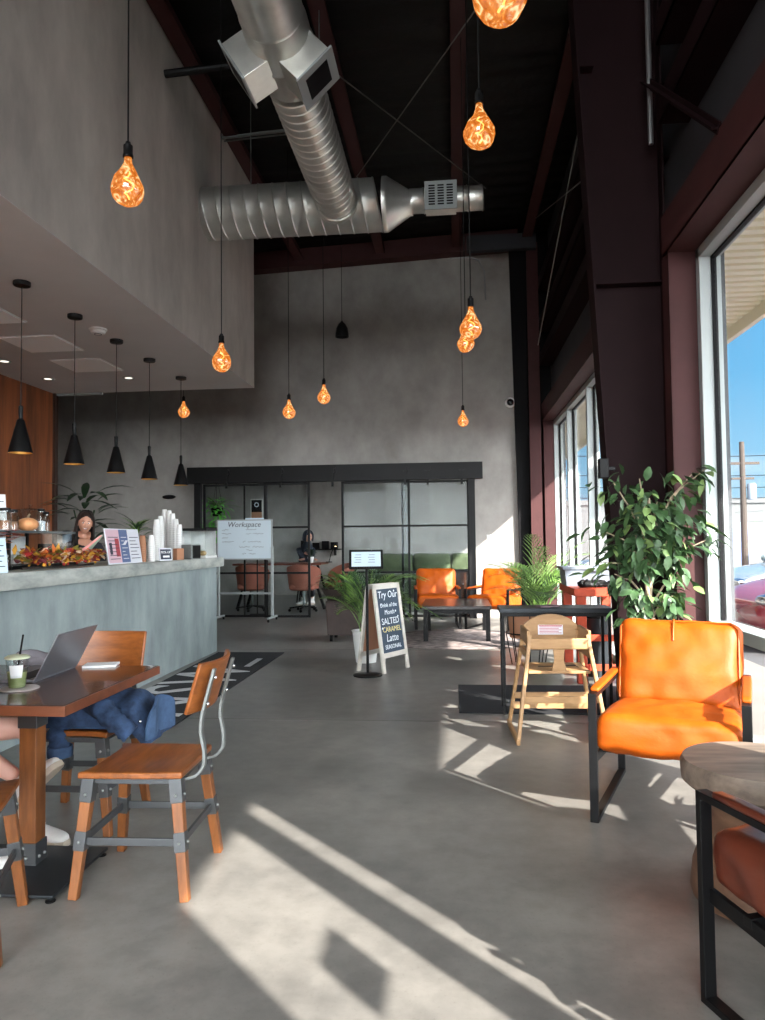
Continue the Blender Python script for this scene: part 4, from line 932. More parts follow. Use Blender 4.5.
for s in ((-.14, .70), (.13, .835), (.15, .56), (-.16, .455), (.12, .62)): b.ball(Tl @ Vector((s[0], -.005, s[1])), (.012, .002, .012), seg=8, rings=5)
b.build('chalk_lettering', 'chalkw', cp_, smooth=0)
b = MB(); b.text('CARAMEL', .078, Tl @ Matrix.Translation((0.01, -.0055, .435)) @ RX, ext=.0008); b.build('yellow_lettering', 'chalky', cp_, smooth=0)
# sign stand
t = thing('sign_stand', 'black pole sign stand with a framed notice on top', 'sign stand', (-.90, 7.6, 0), 0)
b = MB(); b.lathe([(0, 0), (.15, 0), (.15, .012), (.12, .02), (.02, .03), (0, .03)], 36); b.build('base', 'black', t)
b = MB(); b.tube([(0, 0, .02), (0, 0, 1.12)], .014, 12); b.build('pole', 'black', t)
Ts = Matrix.Translation((-.005, -.01, 1.19)) @ rotm(8, 'Z') @ rotm(-22, 'X')
b = MB(Ts); b.bb((-.175, -.008, -.105), (.175, .008, .105)); sg = b.build('sign_frame', 'black', t, bevel=.004, smooth=0)
b = MB(Ts); b.bb((-.15, -.0095, -.08), (.15, -.008, .08)); nt_ = b.build('notice', 'card', sg, smooth=0)
b = MB(Ts)
for i in range(4):
    for c in (-.08, .06): b.bb((c-.03-.01*(i % 2), -.0105, .045-i*.027), (c+.03, -.0095, .049-i*.027))
b.build('printed_lines', 'ink', nt_, smooth=0)
# whiteboard
t = thing('whiteboard', 'wheeled whiteboard with handwriting headed Workspace', 'whiteboard', (-3.66, 12.75, 0), -3)
b = MB(); b.bb((-.50, -.012, 1.09), (.48, .012, 1.77)); bd = b.build('board', 'wboard', t, smooth=0)
b = MB(); b.bb((-.515, -.016, 1.075), (.495, .016, 1.095)); b.bb((-.515, -.016, 1.76), (.495, .016, 1.78)); b.bb((-.515, -.016, 1.075), (-.495, .016, 1.78)); b.bb((.475, -.016, 1.075), (.495, .016, 1.78)); b.build('board_frame', 'white', bd, smooth=0)
b = MB(); b.text('Workspace', .13, Matrix.Translation((-.02, -.014, 1.69)) @ RX, ext=.0008, font_shear=.25)
rs = random.Random(3)
def scribble(x0, x1, z):
    pts = []; x = x0
    while x < x1: pts.append((x, -.014, z + rs.uniform(-.014, .014))); x += rs.uniform(.008, .016)
    if len(pts) > 2: b.tube(pts, .0028, 4)
for z, segs in ((1.60, ((-.42, -.30), (.02, .22))), (1.53, ((-.42, -.25), (.02, .12), (.15, .34))), (1.46, ((-.42, -.31),)), (1.39, ((-.42, -.2), (-.04, .02), (.06, .30))), (1.30, ((-.1, .10), (.14, .34))), (1.24, ((.03, .14),)), (1.18, ((-.05, .03), (.07, .2)))):
    for a_, c_ in segs: scribble(a_, c_, z)
b.build('handwriting', 'ink', bd, smooth=0)
for s in (-.49, .49):
    b = MB(); b.bb((s-.02, -.02, .07), (s+.02, .02, 1.30 if s > 0 else 1.1)); lg = b.build('upright', 'white', t, bevel=.003, smooth=0)
    b = MB(); b.bb((s-.02, -.26, .055), (s+.02, .26, .085)); b.build('foot_bar', 'white', lg, bevel=.003, smooth=0)
    for y in (-.24, .24): b = MB(); b.lathe([(0, -.012), (.026, -.012), (.026, .012), (0, .012)], 14, T=Matrix.Translation((s, y, .028)) @ rotm(90, 'Y')); b.build('caster', 'black', lg)
b = MB(); b.bb((-.48, -.012, .47), (.48, .012, .50)); b.bb((-.05, -.02, .46), (.05, .02, .51)); b.build('crossbar', 'white', t, smooth=0)

# ================================================================== ON THE COUNTER
def onc(px, X): 
    p = at(px, 540, X=X); return Vector((X, p.y, CT))
# three-panel menu display along the counter edge
t = thing('menu_display', 'pale three-panel menu display standing on the counter edge', 'menu', (-3.12, 6.82, CT), 90)
Tm = rotm(-9, 'X')
b = MB(Tm); b.bb((-.36, -.004, .0), (.36, .004, .335)); b.build('display_board', 'pale', t, smooth=0)
for i, (x0, x1, mt) in enumerate(((-.35, -.09, 'pink'), (-.085, .09, 'navy'), (.095, .35, 'pale'))):
    b = MB(Tm); b.bb((x0, -.007, .012), (x1, -.004, .325)); pn = b.build('printed_panel', mt, t, smooth=0)
    b = MB(Tm)
    for k in range(7): b.bb((x0+.03, -.009, .045+k*.034), (x1-.03-.03*(k % 3), -.007, .051+k*.034))
    b.build('printed_lines', 'ink' if i != 1 else 'pale', pn, smooth=0)
    if i == 0: b = MB(Tm); b.bb((-.19, -.0085, .07), (-.11, -.007, .24)); b.build('red_box', 'inkred', pn, smooth=0); b = MB(Tm); b.bb((-.31, -.0085, .09), (-.26, -.007, .20)); b.build('dark_box', 'ink', pn, smooth=0)
b = MB(); b.bar((0, .0, .22), (0, .12, .005), .05, .004); b.build('easel_leg', 'pale', t, smooth=0)
# stacks of paper cups: every stack is one nested column
def cup_stack(px, ptop, X, label, m='whitepl', group='stacks of white paper cups', r=.037):
    p = onc(px, X); h = at(px, ptop, X=X).z - CT
    t = thing('cup_stack', label, 'cups', p, 0, group); n = max(2, int((h-.10)/.022))
    b = MB(); pr = [(0, 0), (r, 0), (r*1.05, .006), (r*1.02, .008)]
    for i in range(n): z = .012+i*(h-.11)/n; pr += [(r*1.0, z), (r*1.05, z+.004), (r*1.05, z+.009), (r*1.0, z+.012)]
    pr += [(r*1.0, h-.095), (r*.74, h-.002), (r*.72, h), (0, h)]
    b.lathe(pr, 20); b.build('nested_cups', m, t, smooth=50)
for a in ((151.5, 535, -3.16, 'short front stack of white cups beside the kraft cups'), (156.5, 519.5, -3.34, 'white cup stack at the left, second tallest step'), (160.5, 516, -3.44, 'white cup stack just left of the tallest'),
          (164.5, 509.5, -3.50, 'tallest white cup stack on the counter'), (169, 510.5, -3.44, 'white cup stack just right of the tallest'), (172.5, 513.5, -3.38, 'white cup stack behind the small sign, third from right'), (175.8, 519, -3.32, 'white cup stack second from the right end'), (179.3, 524.5, -3.26, 'lowest white cup stack at the right end')): cup_stack(*a)
cup_stack(142.5, 535.5, -3.20, 'stack of brown kraft cups left of the white cups', 'kraft', 'kraft cup stack')
p = onc(166, -3.10); t = thing('pickup_sign', 'small dark sign reading PICK-UP before the cup stacks', 'sign', p, 62)
b = MB(rotm(-8, 'X')); b.bb((-.085, -.006, 0), (.085, .006, .14)); sg = b.build('sign_frame', 'pale', t, bevel=.003, smooth=0)
b = MB(rotm(-8, 'X')); b.bb((-.072, -.008, .015), (.072, -.006, .125)); f = b.build('sign_face', 'ink', sg, smooth=0)
b = MB(rotm(-8, 'X')); b.text('PICK-UP', .036, Matrix.Translation((0, -.009, .09)) @ RX, ext=.0006); b.bb((-.04, -.0095, .035), (.045, -.008, .055)); b.build('lettering', 'paper', f, smooth=0)
p = onc(191, -3.08); t = thing('napkin_dispenser', 'black fronted napkin dispenser on the counter', 'napkin dispenser', p, 80)
b = MB(); b.bb((-.10, -.07, 0), (.10, .07, .17)); bo_ = b.build('body', 'steel', t, bevel=.006, smooth=0)
b = MB(); b.bb((-.088, -.078, .012), (.088, -.068, .158)); b.build('front_plate', 'black', bo_, bevel=.01, smooth=0)
p = onc(178.5, -3.10); t = thing('kraft_box', 'small brown kraft box beside the napkin dispenser', 'box', p, 60)
b = MB(); b.bb((-.05, -.035, 0), (.05, .035, .13)); b.build('box_body', 'kraft', t, bevel=.004, smooth=0)
# bakery case with dark lid at the far end
t = thing('bakery_case', 'pale bakery case with a black lid at the far end of the counter', 'display case', (-3.20, 9.02, CT), 0)
b = MB(); b.bb((-.18, -.21, 0), (.18, .21, .03)); b.build('case_base', 'whitepl', t, smooth=0)
b = MB(); b.bb((-.17, .19, .03), (.17, .20, .34)); b.bb((-.17, -.20, .03), (-.16, .20, .34)); b.build('back_panel', 'whitepl', t, smooth=0)
b = MB(); b.bb((-.17, -.20, .03), (.17, -.194, .34)); b.bb((.164, -.20, .03), (.17, .20, .34)); b.build('front_glass', 'clear', t, smooth=0)
b = MB(); b.bb((-.185, -.215, .34), (.185, .215, .37)); b.build('lid', 'black', t, bevel=.004, smooth=0)
b = MB(); b.cushion((0, 0, .065), (.12, .1, .05), .022, puff=.005, n=6); o = b.build('pastry', mat('pastry_crust', lin(214, 176, 120), .7), smooth=80); o.location = (-3.13, 8.94, CT-.004); tag(o, 'golden pastry inside the bakery case', 'pastry')
t = thing('paper_cup', 'single white paper cup inside the bakery case', 'cup', (-3.22, 9.08, CT+.03)); b = MB(); b.lathe([(0, 0), (.03, 0), (.042, .13), (.044, .132), (.04, .132), (.028, .01), (0, .01)], 20); b.build('cup_wall', 'whitepl', t)
p = onc(186.5, -3.30); b = MB(); b.box((0, 0, .13), (.10, .10, .26)); o = b.build('syrup_carton', 'whitepl', bevel=.006); o.location = p+Vector((-.05, -.12, 0)); tag(o, 'white carton standing behind the napkin dispenser', 'carton')
t = thing('drink_can', 'pink patterned drink can standing on the white carton', 'can', p+Vector((-.05, -.12, .26))); b = MB(); b.lathe([(0, 0), (.03, 0), (.036, .01), (.036, .14), (.03, .155), (0, .155)], 20); b.build('can_body', 'pinkcan', t)
b = MB(); b.lathe([(.0365, .05), (.0368, .06), (.0368, .09), (.0365, .1)], 20, close=True); b.build('label_band', 'inkred', t)
# pastry display near the till, with glass jars and pumpkin on top
t = thing('pastry_case', 'low glass pastry case with black frame behind the autumn garland', 'display case', (-3.55, 5.75, CT), 0)
w_, d_, h_ = .46, 1.0, .30
b = MB(); b.bb((-w_/2, -d_/2, 0), (w_/2, d_/2, .03)); b.build('case_floor', 'black', t, smooth=0)
b = MB(); b.bb((-w_/2, -d_/2, h_-.02), (w_/2, d_/2, h_)); b.build('case_top', mat('case_top_glassy', lin(70, 78, 80), .1), t, smooth=0)
for sx in (-1, 1):
    for sy in (-1, 1): b = MB(); b.bb((sx*w_/2-.012, sy*d_/2-.012, 0), (sx*w_/2+.012, sy*d_/2+.012, h_)); b.build('corner_post', 'black', t, smooth=0)
b = MB(); b.bb((w_/2-.006, -d_/2, .03), (w_/2, d_/2, h_-.02)); b.bb((-w_/2, -d_/2, .03), (w_/2, -d_/2+.006, h_-.02)); b.build('front_glass', 'clear', t, smooth=0)
b = MB(); b.bb((-w_/2, -d_/2, .03), (-w_/2+.006, d_/2*.55, h_-.02)); b.bb((-.1, -.42, .03), (-.09, .25, .26)); b.build('menu_card', 'paper', t, smooth=0)
zt = CT+h_
def jar(px, X, r, h, label, lid='black'):
    p = onc(px, X); t = thing('glass_jar', label, 'jar', (p.x, p.y, zt), 0, 'glass jars on the pastry case')
    b = MB(); b.lathe([(0, 0), (r, 0), (r, h*.8), (r*.8, h*.9), (r*.8, h), (r*.74, h), (r*.74, h*.88), (r*.94, h*.78), (r*.94, .006), (0, .006)], 20); b.build('glass_body', 'clear', t)
    b = MB(); b.lathe([(0, h), (r*.86, h), (r*.86, h+.02), (0, h+.025)], 18); b.build('lid', lid, t)
    b = MB(); b.lathe([(0, .007), (r*.9, .007), (r*.9, h*.5), (0, h*.52)], 16); b.build('contents', 'kraft' if rnd.random() < .5 else 'pale', t)
jar(5, -3.40, .045, .15, 'glass jar cut by the left edge of the photo on the pastry case')
jar(12, -3.5, .05, .15, 'squat glass jar between the white card and the pumpkin')
jar(41, -3.48, .035, .17, 'slim glass jar just right of the pumpkin')
jar(46, -3.5, .03, .15, 'slimmest glass jar at the right end of the row')
p = onc(27.5, -3.46); t = thing('pumpkin', 'small peach pumpkin on top of the pastry case', 'pumpkin', (p.x, p.y, zt))
b = MB(); b.ball((0, 0, .055), (.085, .085, .055), seg=40, rings=14); b.v = [(v[0]*(1-.08*abs(math.sin(math.atan2(v[1], v[0])*5))), v[1]*(1-.08*abs(math.sin(math.atan2(v[1], v[0])*5))), v[2]) for v in b.v]; b.build('flesh', 'pumpkin', t, smooth=80)
b = MB(); b.tube([(0, 0, .1), (.006, 0, .125), (.018, 0, .14)], [.012, .009, .008], 8); b.build('stem', 'bark', t)
p = onc(30, -3.7); t = thing('cake_dome', 'clear glass dome on the pastry case behind the pumpkin', 'glass dome', (p.x, p.y, zt))
b = MB(); b.lathe([(0, 0), (.15, 0), (.15, .01), (0, .01)], 28); b.build('plate', 'black', t)
b = MB(); b.lathe([(.14, .01), (.14, .16), (.12, .20), (0, .215), (0, .211), (.117, .196), (.136, .16), (.136, .01)], 28); b.build('dome', 'clear', t)
b = MB(); b.lathe([(0, .213), (.012, .215), (.018, .235), (0, .245)], 14); b.build('knob', 'clear', t)
p = onc(4, -3.5); t = thing('price_card', 'white price card standing high at the left edge behind the jars', 'card', (-3.52, p.y-.0, zt), 70)
b = MB(rotm(-6, 'X')); b.bb((-.15, -.003, 0), (.05, .003, .29)); cd = b.build('card_face', 'paper', t, smooth=0)
b = MB(rotm(-6, 'X'))
for k in range(7): b.bb((-.12, -.005, .05+k*.03), (.03-.02*(k % 3), -.003, .055+k*.03))
b.build('printed_lines', 'ink', cd, smooth=0)
p = onc(3, -3.07); t = thing('notice_card', 'pale blue notice card at the left edge of the counter front', 'card', p, 70)
b = MB(rotm(-8, 'X')); b.bb((-.20, -.004, 0), (.04, .004, .24)); cd = b.build('card_face', 'card', t, smooth=0)
b = MB(rotm(-8, 'X'))
for k in range(5): b.bb((-.17, -.006, .04+k*.036), (.02-.02*(k % 2), -.004, .046+k*.036))
b.build('printed_lines', 'ink', cd, smooth=0)
# autumn garland along the counter
t = thing('autumn_garland', 'garland of autumn leaves and berries lying along the counter', 'garland', (-3.17, 5.6, CT))
b = MB(); b.tube([(.02*math.sin(i*.9), -.42+i*.1, .014) for i in range(12)], .009, 6); b.build('vine', 'soil', t)
rl = random.Random(11)
def leaf(b, c, d, up, L_, W_, m=0, bend=.2, segs=3):
    d = Vector(d).normalized(); up = Vector(up); s = d.cross(up)
    s = s.normalized() if s.length > 1e-4 else d.orthogonal().normalized(); n = s.cross(d); vs = []; fs = []
    for i in range(segs+1):
        f = i/segs; w = W_*math.sin(math.pi*min(1, f*.92+.06))**.8*.5; p = Vector(c) + d*L_*f - n*bend*L_*f*f
        vs += [p - s*w + n*w*.25, p, p + s*w + n*w*.25]
    for i in range(segs): k = i*3; fs += [(k, k+1, k+4, k+3), (k+1, k+2, k+5, k+4)]
    b.add(vs, fs, m)
b = MB()
for i in range(380):
    y = rl.uniform(-.44, .78); c = (rl.gauss(.0, .03), y, rl.uniform(.045, .13))
    d = (rl.gauss(.3, .8), rl.gauss(0, .8), rl.uniform(.0, 1)); leaf(b, c, d, (rl.gauss(0, .6), rl.gauss(0, .6), 1), rl.uniform(.045, .085), rl.uniform(.035, .06), rl.randrange(6), .3, 2)
for i in range(60): b.ball((rl.gauss(.02, .025), rl.uniform(-.28, .7), rl.uniform(.03, .10)), rl.uniform(.008, .014), rl.choice((1, 3)), seg=8, rings=5)
b.build('leaves', ['f1', 'f2', 'f3', 'f4', 'f5', 'f6'], t, smooth=60, recalc=False)
p = onc(5, -3.24); t = thing('flower_bouquet', 'orange and white flower bouquet at the left end of the counter', 'flowers', p)
b = MB(); b.lathe([(0, 0), (.05, 0), (.06, .12), (.055, .12), (.045, .01), (0, .01)], 18); b.build('vase', 'clear', t)
b = MB()
for i in range(30):
    a = rl.uniform(0, 6.28); q = Vector((math.cos(a)*rl.uniform(0, .10), math.sin(a)*rl.uniform(0, .10), rl.uniform(.14, .30))); m = rl.choice((0, 1, 2, 3, 4))
    for k in range(7): leaf(b, q, (math.cos(k*.9), math.sin(k*.9), .5), (0, 0, 1), .035, .028, m, .3, 2)
b.build('blossoms', ['f1', 'f4', 'f6', 'pink', 'f2'], t, recalc=False)
t = thing('blue_canister', 'blue enamel canister on the back counter beside the barista', 'canister', (at(67, 525, X=-4.6).x, at(67, 525, X=-4.6).y, CT+.2))
b = MB(); b.lathe([(0, 0), (.05, 0), (.055, .13), (.05, .14), (0, .14)], 20); b.build('body', 'bluecup', t)
b = MB(); b.lathe([(0, .14), (.052, .14), (.05, .15), (0, .16)], 16); b.build('lid', 'black', t)
# back counter with machines behind the bar
t = thing('back_counter', 'dark back counter along the wood wall behind the bar', 'counter', (-5.35, 6.5, 0))
b = MB(); b.bb((-.34, -2.5, 0), (.30, 3.5, .90)); b.build('cabinet_body', 'dark', t, smooth=0)
b = MB(); b.bb((-.345, -2.52, .90), (.34, 3.52, .94)); b.build('worktop', 'black', t, bevel=.004, smooth=0)
t = thing('drinks_fridge', 'low dark work fridge behind the bar carrying the blue canister', 'fridge', (at(67, 525, X=-4.6).x, at(67, 525, X=-4.6).y, 0)); zz = CT+.2
b = MB(); b.bb((-.25, -.2, 0), (.25, .3, zz)); b.build('fridge_body', 'dark', t, bevel=.01, smooth=0)
b = MB(); b.bb((.25, -.14, .1), (.262, -.11, 1.0)); b.build('handle', 'steel', t, smooth=0)

# ================================================================== PEOPLE
def skin_mesh(nodes, edges, sub=2, root=0):
    me = bpy.data.meshes.new('s'); me.from_pydata([n[0] for n in nodes], edges, []); o = bpy.data.objects.new('s', me); COL.objects.link(o)
    md = o.modifiers.new('skin', 'SKIN'); md.use_smooth_shade = True; md.branch_smoothing = .6
    sv = me.skin_vertices[0].data
    for i, n in enumerate(nodes):
        r = n[1]; sv[i].radius = r if isinstance(r, (tuple, list)) else (r, r); sv[i].use_root = (i == root)
    o.modifiers.new('sub', 'SUBSURF').levels = sub
    dg = bpy.context.evaluated_depsgraph_get(); dg.update(); out = bpy.data.meshes.new_from_object(o.evaluated_get(dg)); bpy.data.objects.remove(o); bpy.data.meshes.remove(me); return out
def hand(nodes, edges, wi, wrist, d, palm_n, side, curl=.5, s=1.):
    # palm and five fingers grown from the wrist node
    d = Vector(d).normalized(); n = Vector(palm_n); n = (n-d*n.dot(d)).normalized(); x = d.cross(n)*side; W_ = Vector(wrist)
    pi_ = len(nodes); nodes.append((W_+d*.045*s, (.030*s, .017*s))); edges.append((wi, pi_))
    k2 = len(nodes); nodes.append((W_+d*.075*s, (.034*s, .015*s))); edges.append((pi_, k2))
    for i, (off, L_) in enumerate(((.030, .070), (.010, .080), (-.010, .074), (-.029, .058))):
        p = W_+d*.095*s+x*off*s; prev = k2; dr = d.copy()
        a = len(nodes); nodes.append((p, .0088*s)); edges.append((prev, a)); prev = a
        for seg, f in enumerate((.45, .32, .23)):
            dr = (dr*math.cos(curl*.9) + n*math.sin(curl*.9)).normalized(); p = p+dr*L_*f*s; a = len(nodes); nodes.append((p, (.0085-.001*seg)*s)); edges.append((prev, a)); prev = a
    p = W_+d*.03*s+x*.034*s; a = len(nodes); nodes.append((p, .0115*s)); edges.append((pi_, a)); dr = (d*.7+x*.75).normalized()
    for f in (.034, .028): dr = (dr+n*.45*curl+d*.2).normalized(); p = p+dr*f*s; c = len(nodes); nodes.append((p, .0095*s)); edges.append((a, c)); a = c
def head_mb(c, face, up=(0, 0, 1), s=1.):
    T = Matrix.Translation(c); f = Vector(face).normalized(); u = Vector(up).normalized(); x = u.cross(-f).normalized(); u = (-f).cross(x); T = T @ Matrix(((x.x, -f.x, u.x, 0), (x.y, -f.y, u.y, 0), (x.z, -f.z, u.z, 0), (0, 0, 0, 1)))
    b = MB(T); vs = []; fs = []; ns, nr = 32, 24
    for i in range(nr+1):
        th = math.pi*i/nr
        for k in range(ns):
            ph = 2*math.pi*k/ns; p = Vector((math.sin(th)*math.sin(ph), -math.sin(th)*math.cos(ph), math.cos(th)))
            x_, y_, z_ = p; q = Vector((x_*.074, y_*.094, z_*.118)); low = max(0, -z_)
            q.x *= 1-.30*low**1.3; 
            if y_ < 0: q.y *= 1-.10*low; q.y -= .010*math.exp(-((z_+.80)/.18)**2)*math.exp(-(x_/.35)**2)
            g = lambda a, b_, sa, sb: math.exp(-((x_-a)/sa)**2-((z_-b_)/sb)**2)
            if y_ < 0:
                q.y -= .022*g(0, -.22, .10, .15) + .010*g(0, -.02, .08, .2)      # nose
                q.y += .010*g(.36, .06, .17, .12) + .010*g(-.36, .06, .17, .12)  # eye sockets
                q.y -= .006*g(.42, -.22, .2, .16) + .006*g(-.42, -.22, .2, .16)  # cheeks
                q.y -= .006*g(0, -.50, .22, .07)                                # lips
            vs.append(q*s)
    for i in range(nr):
        for k in range(ns): a = i*ns+k; c_ = i*ns+(k+1) % ns; fs.append((a, a+ns, c_+ns, c_))
    b.add(vs, fs)
    for sx in (-1, 1): b.ball((sx*.075*s, .008*s, -.005*s), (.010*s, .020*s, .032*s), seg=10, rings=8)
    return b, T
def face_parts(par, T, s=1., smile=True):
    for sx in (-1, 1):
        b = MB(T); b.ball((sx*.028*s, -.079*s, .007*s), (.013*s, .009*s, .008*s), seg=12, rings=8); e_ = b.build('eye', 'paper', par)
        b = MB(T); b.ball((sx*.028*s, -.0865*s, .007*s), (.0062*s, .004*s, .0062*s), seg=10, rings=6); b.build('iris', 'hair', e_)
        b = MB(T); b.tube([(sx*.014*s, -.092*s, .024*s), (sx*.028*s, -.091*s, .029*s), (sx*.044*s, -.082*s, .024*s)], .0032*s, 6); b.build('eyebrow', 'hair', par)
    b = MB(T); b.tube([(x*s, (-.088+abs(x)*.28)*s, (-.060+(abs(x)*.28 if smile else 0))*s) for x in (-.026, -.014, 0, .014, .026)], [.003*s, .0055*s, .0062*s, .0055*s, .003*s], 8); b.build('mouth', 'lips', par)
    if smile: b = MB(T); b.tube([(x*s, (-.0925+abs(x)*.28)*s, (-.0585+abs(x)*.28)*s) for x in (-.017, 0, .017)], .0028*s, 6); b.build('teeth', 'paper', par)

# barista, smiling over the counter
bp_ = at(83, 525, X=-4.12); gx, gy = bp_.x, bp_.y
t = thing('person', 'smiling person with long dark hair behind the counter holding a folded wrap', 'person', (gx, gy, 0)); to = Vector((-gx, -gy, 0)).normalized()
rt_ = Vector((-to.y, to.x, 0)); tl = bp_.z
def loc(r_, f_, z): return rt_*r_ + to*f_ + Vector((0, 0, z))
HZ = tl - 1.60
nodes = [(loc(0, 0, .95), (.15, .11)), (loc(0, 0, 1.10+HZ*.5), (.13, .10)), (loc(0, .0, 1.28+HZ), (.15, .11)), (loc(0, -.01, 1.40+HZ), (.10, .07)), (loc(.01, 0, 1.46+HZ), (.05, .05)), (loc(.02, .01, 1.54+HZ), (.052, .056))]
edges = [(0, 1), (1, 2), (2, 3), (3, 4), (4, 5)]
for sx in (-1, 1):
    a = len(nodes); nodes += [(loc(sx*.10, 0, .86), (.10, .10)), (loc(sx*.10, .02, .48), (.065, .065)), (loc(sx*.10, 0, .09), (.045, .045)), (loc(sx*.10, .13, .04), (.035, .04))]; edges += [(0, a), (a, a+1), (a+1, a+2), (a+2, a+3)]
    a = len(nodes); wr = loc(sx*.05, .30, 1.24+HZ)
    nodes += [(loc(sx*.17, 0, 1.36+HZ), (.055, .055)), (loc(sx*.22, .03, 1.10+HZ), (.042, .042)), (wr, (.026, .022))]; edges += [(3, a), (a, a+1), (a+1, a+2)]
    hand(nodes, edges, a+2, wr, (to*.6+Vector((0, 0, .8))+rt_*(-sx*.4)), -rt_*sx, sx, .6)
me = skin_mesh(nodes, edges); b = MB(); b.mesh(me)
hd_, Th = head_mb(loc(.025, .03, 1.62+HZ), to+rt_*.05+Vector((0, 0, -.1)), up=Vector((0, 0, 1))+rt_*.10); b.add(hd_.v, hd_.f); body_o = b.build('body', 'skinb', t, smooth=80)
face_parts(t, Th)
b = MB(Th)
vs = []; fs = []; ns, nr = 28, 18
def hairf(u, v):
    ph = -math.pi*.68 + u*math.pi*1.36 + math.pi; z = .135 - v*.42; 
    k = min(1, (.135-z)/.12); r_ = .04+.055*math.sqrt(k)+.0*v
    r_ *= 1+.14*math.sin(u*40+v*3)*.25; fr = max(0, 1-v*2.4)
    x = math.sin(ph)*(r_*(.92+.35*max(0, v-.3))); y = -math.cos(ph)*(r_*1.08) + .012
    return (x, y, z)
b.grid(hairf, 40, 18, thick=.014); b.ball((0, .020, .048), (.081, .097, .085), seg=24, rings=12)
b.build('hair', 'hair', t, smooth=80)
# her dark top: a shell over torso and upper arms
nodes = [(loc(0, 0, .93), (.165, .125)), (loc(0, 0, 1.10+HZ*.5), (.142, .112)), (loc(0, 0, 1.28+HZ), (.162, .122)), (loc(0, -.01, 1.395+HZ), (.11, .078))]
edges = [(0, 1), (1, 2), (2, 3)]
for sx in (-1, 1): a = len(nodes); nodes += [(loc(sx*.17, 0, 1.36+HZ), (.064, .064)), (loc(sx*.21, .025, 1.16+HZ), (.054, .054))]; edges += [(3, a), (a, a+1)]
b = MB(); b.mesh(skin_mesh(nodes, edges)); b.build('shirt', 'cloth', t, smooth=80)
nodes = [(loc(0, 0, .95), (.16, .12))]; edges = []
for sx in (-1, 1): a = len(nodes); nodes += [(loc(sx*.10, 0, .86), (.11, .11)), (loc(sx*.10, .02, .48), (.08, .08)), (loc(sx*.10, 0, .08), (.065, .065))]; edges += [(0, a), (a, a+1), (a+1, a+2)]
b = MB(); b.mesh(skin_mesh(nodes, edges)); b.build('trousers', 'hood', t, smooth=80)
# what she holds
hp = Vector((gx, gy, 0)) + loc(.05, .36, 1.35+HZ)
t = thing('paper_wrap', 'pink and green folded paper wrap held by the person behind the counter', 'wrap', hp)
up_ = (rt_*.75+Vector((0, 0, .75))).normalized(); sd2 = up_.cross(to).normalized()
b = MB(); b.prism([up_*-.16-sd2*.045, up_*-.16+sd2*.06, up_*.20+sd2*.02, up_*.19-sd2*.005], to*.03); b.build('wrap_front', mat('wrap_sage', lin(150, 166, 146), .7), t, bevel=.006)
b = MB(); b.prism([up_*-.1-sd2*.035+to*.031, up_*-.12-sd2*.0+to*.031, up_*.19+sd2*.012+to*.031, up_*.18-sd2*.004+to*.031], to*.006); b.build('pink_band', 'pinkcan', t)
t = thing('takeaway_cup', 'white takeaway cup held low by the person behind the counter', 'cup', hp+Vector((0, 0, -.20))-rt_*.07); b = MB(); b.lathe([(0, 0), (.03, 0), (.042, .11), (.045, .115), (.04, .125), (0, .128)], 20); b.build('cup_body', 'whitepl', t)

def sneaker(par, T, L_=.28):
    b = MB(T); vs = []; fs = []; n = 16; st = [(0, .030, .075, .0), (.03, .036, .095, 0), (.08, .037, .10, 0), (.12, .038, .085, 0), (.17, .044, .068, 0), (.22, .046, .055, 0), (.26, .040, .045, 0), (.285, .022, .032, 0)]
    for y, w_, h_, _ in st:
        for k in range(n):
            a = 2*math.pi*k/n; vs.append((math.cos(a)*w_, -(y-.06), .022+max(0, (math.sin(a)+.35)/1.35)*h_*.9 if math.sin(a) > -.35 else .022))
    for i in range(len(st)-1):
        for k in range(n): a = i*n+k; c = i*n+(k+1) % n; fs.append((a, c, c+n, a+n))
    fs += [tuple(reversed(range(n))), tuple(range((len(st)-1)*n, len(st)*n))]; b.add(vs, fs); sh = b.build('sneaker', 'creamshoe', par, smooth=60, sub=1)
    b = MB(T); pr = [(w_*1.06, -(y-.06)) for y, w_, _, _ in st]; poly = [(x, y, 0) for x, y in pr] + [(-x, y, 0) for x, y in reversed(pr)]; b.prism(poly, (0, 0, .028)); b.build('sole', 'sole', sh, bevel=.004)
    b = MB(T)
    for i in range(5): y = -.02-i*.022; z = .115-i*.010; b.tube([(-.022, y, z), (0, y-.004, z+.005), (.022, y, z)], .0035, 5)
    b.build('laces', 'whitepl', sh)
    return sh
def foot_T(p, deg, pitch=0): return Matrix.Translation(p) @ rotm(deg, 'Z') @ rotm(pitch, 'X')
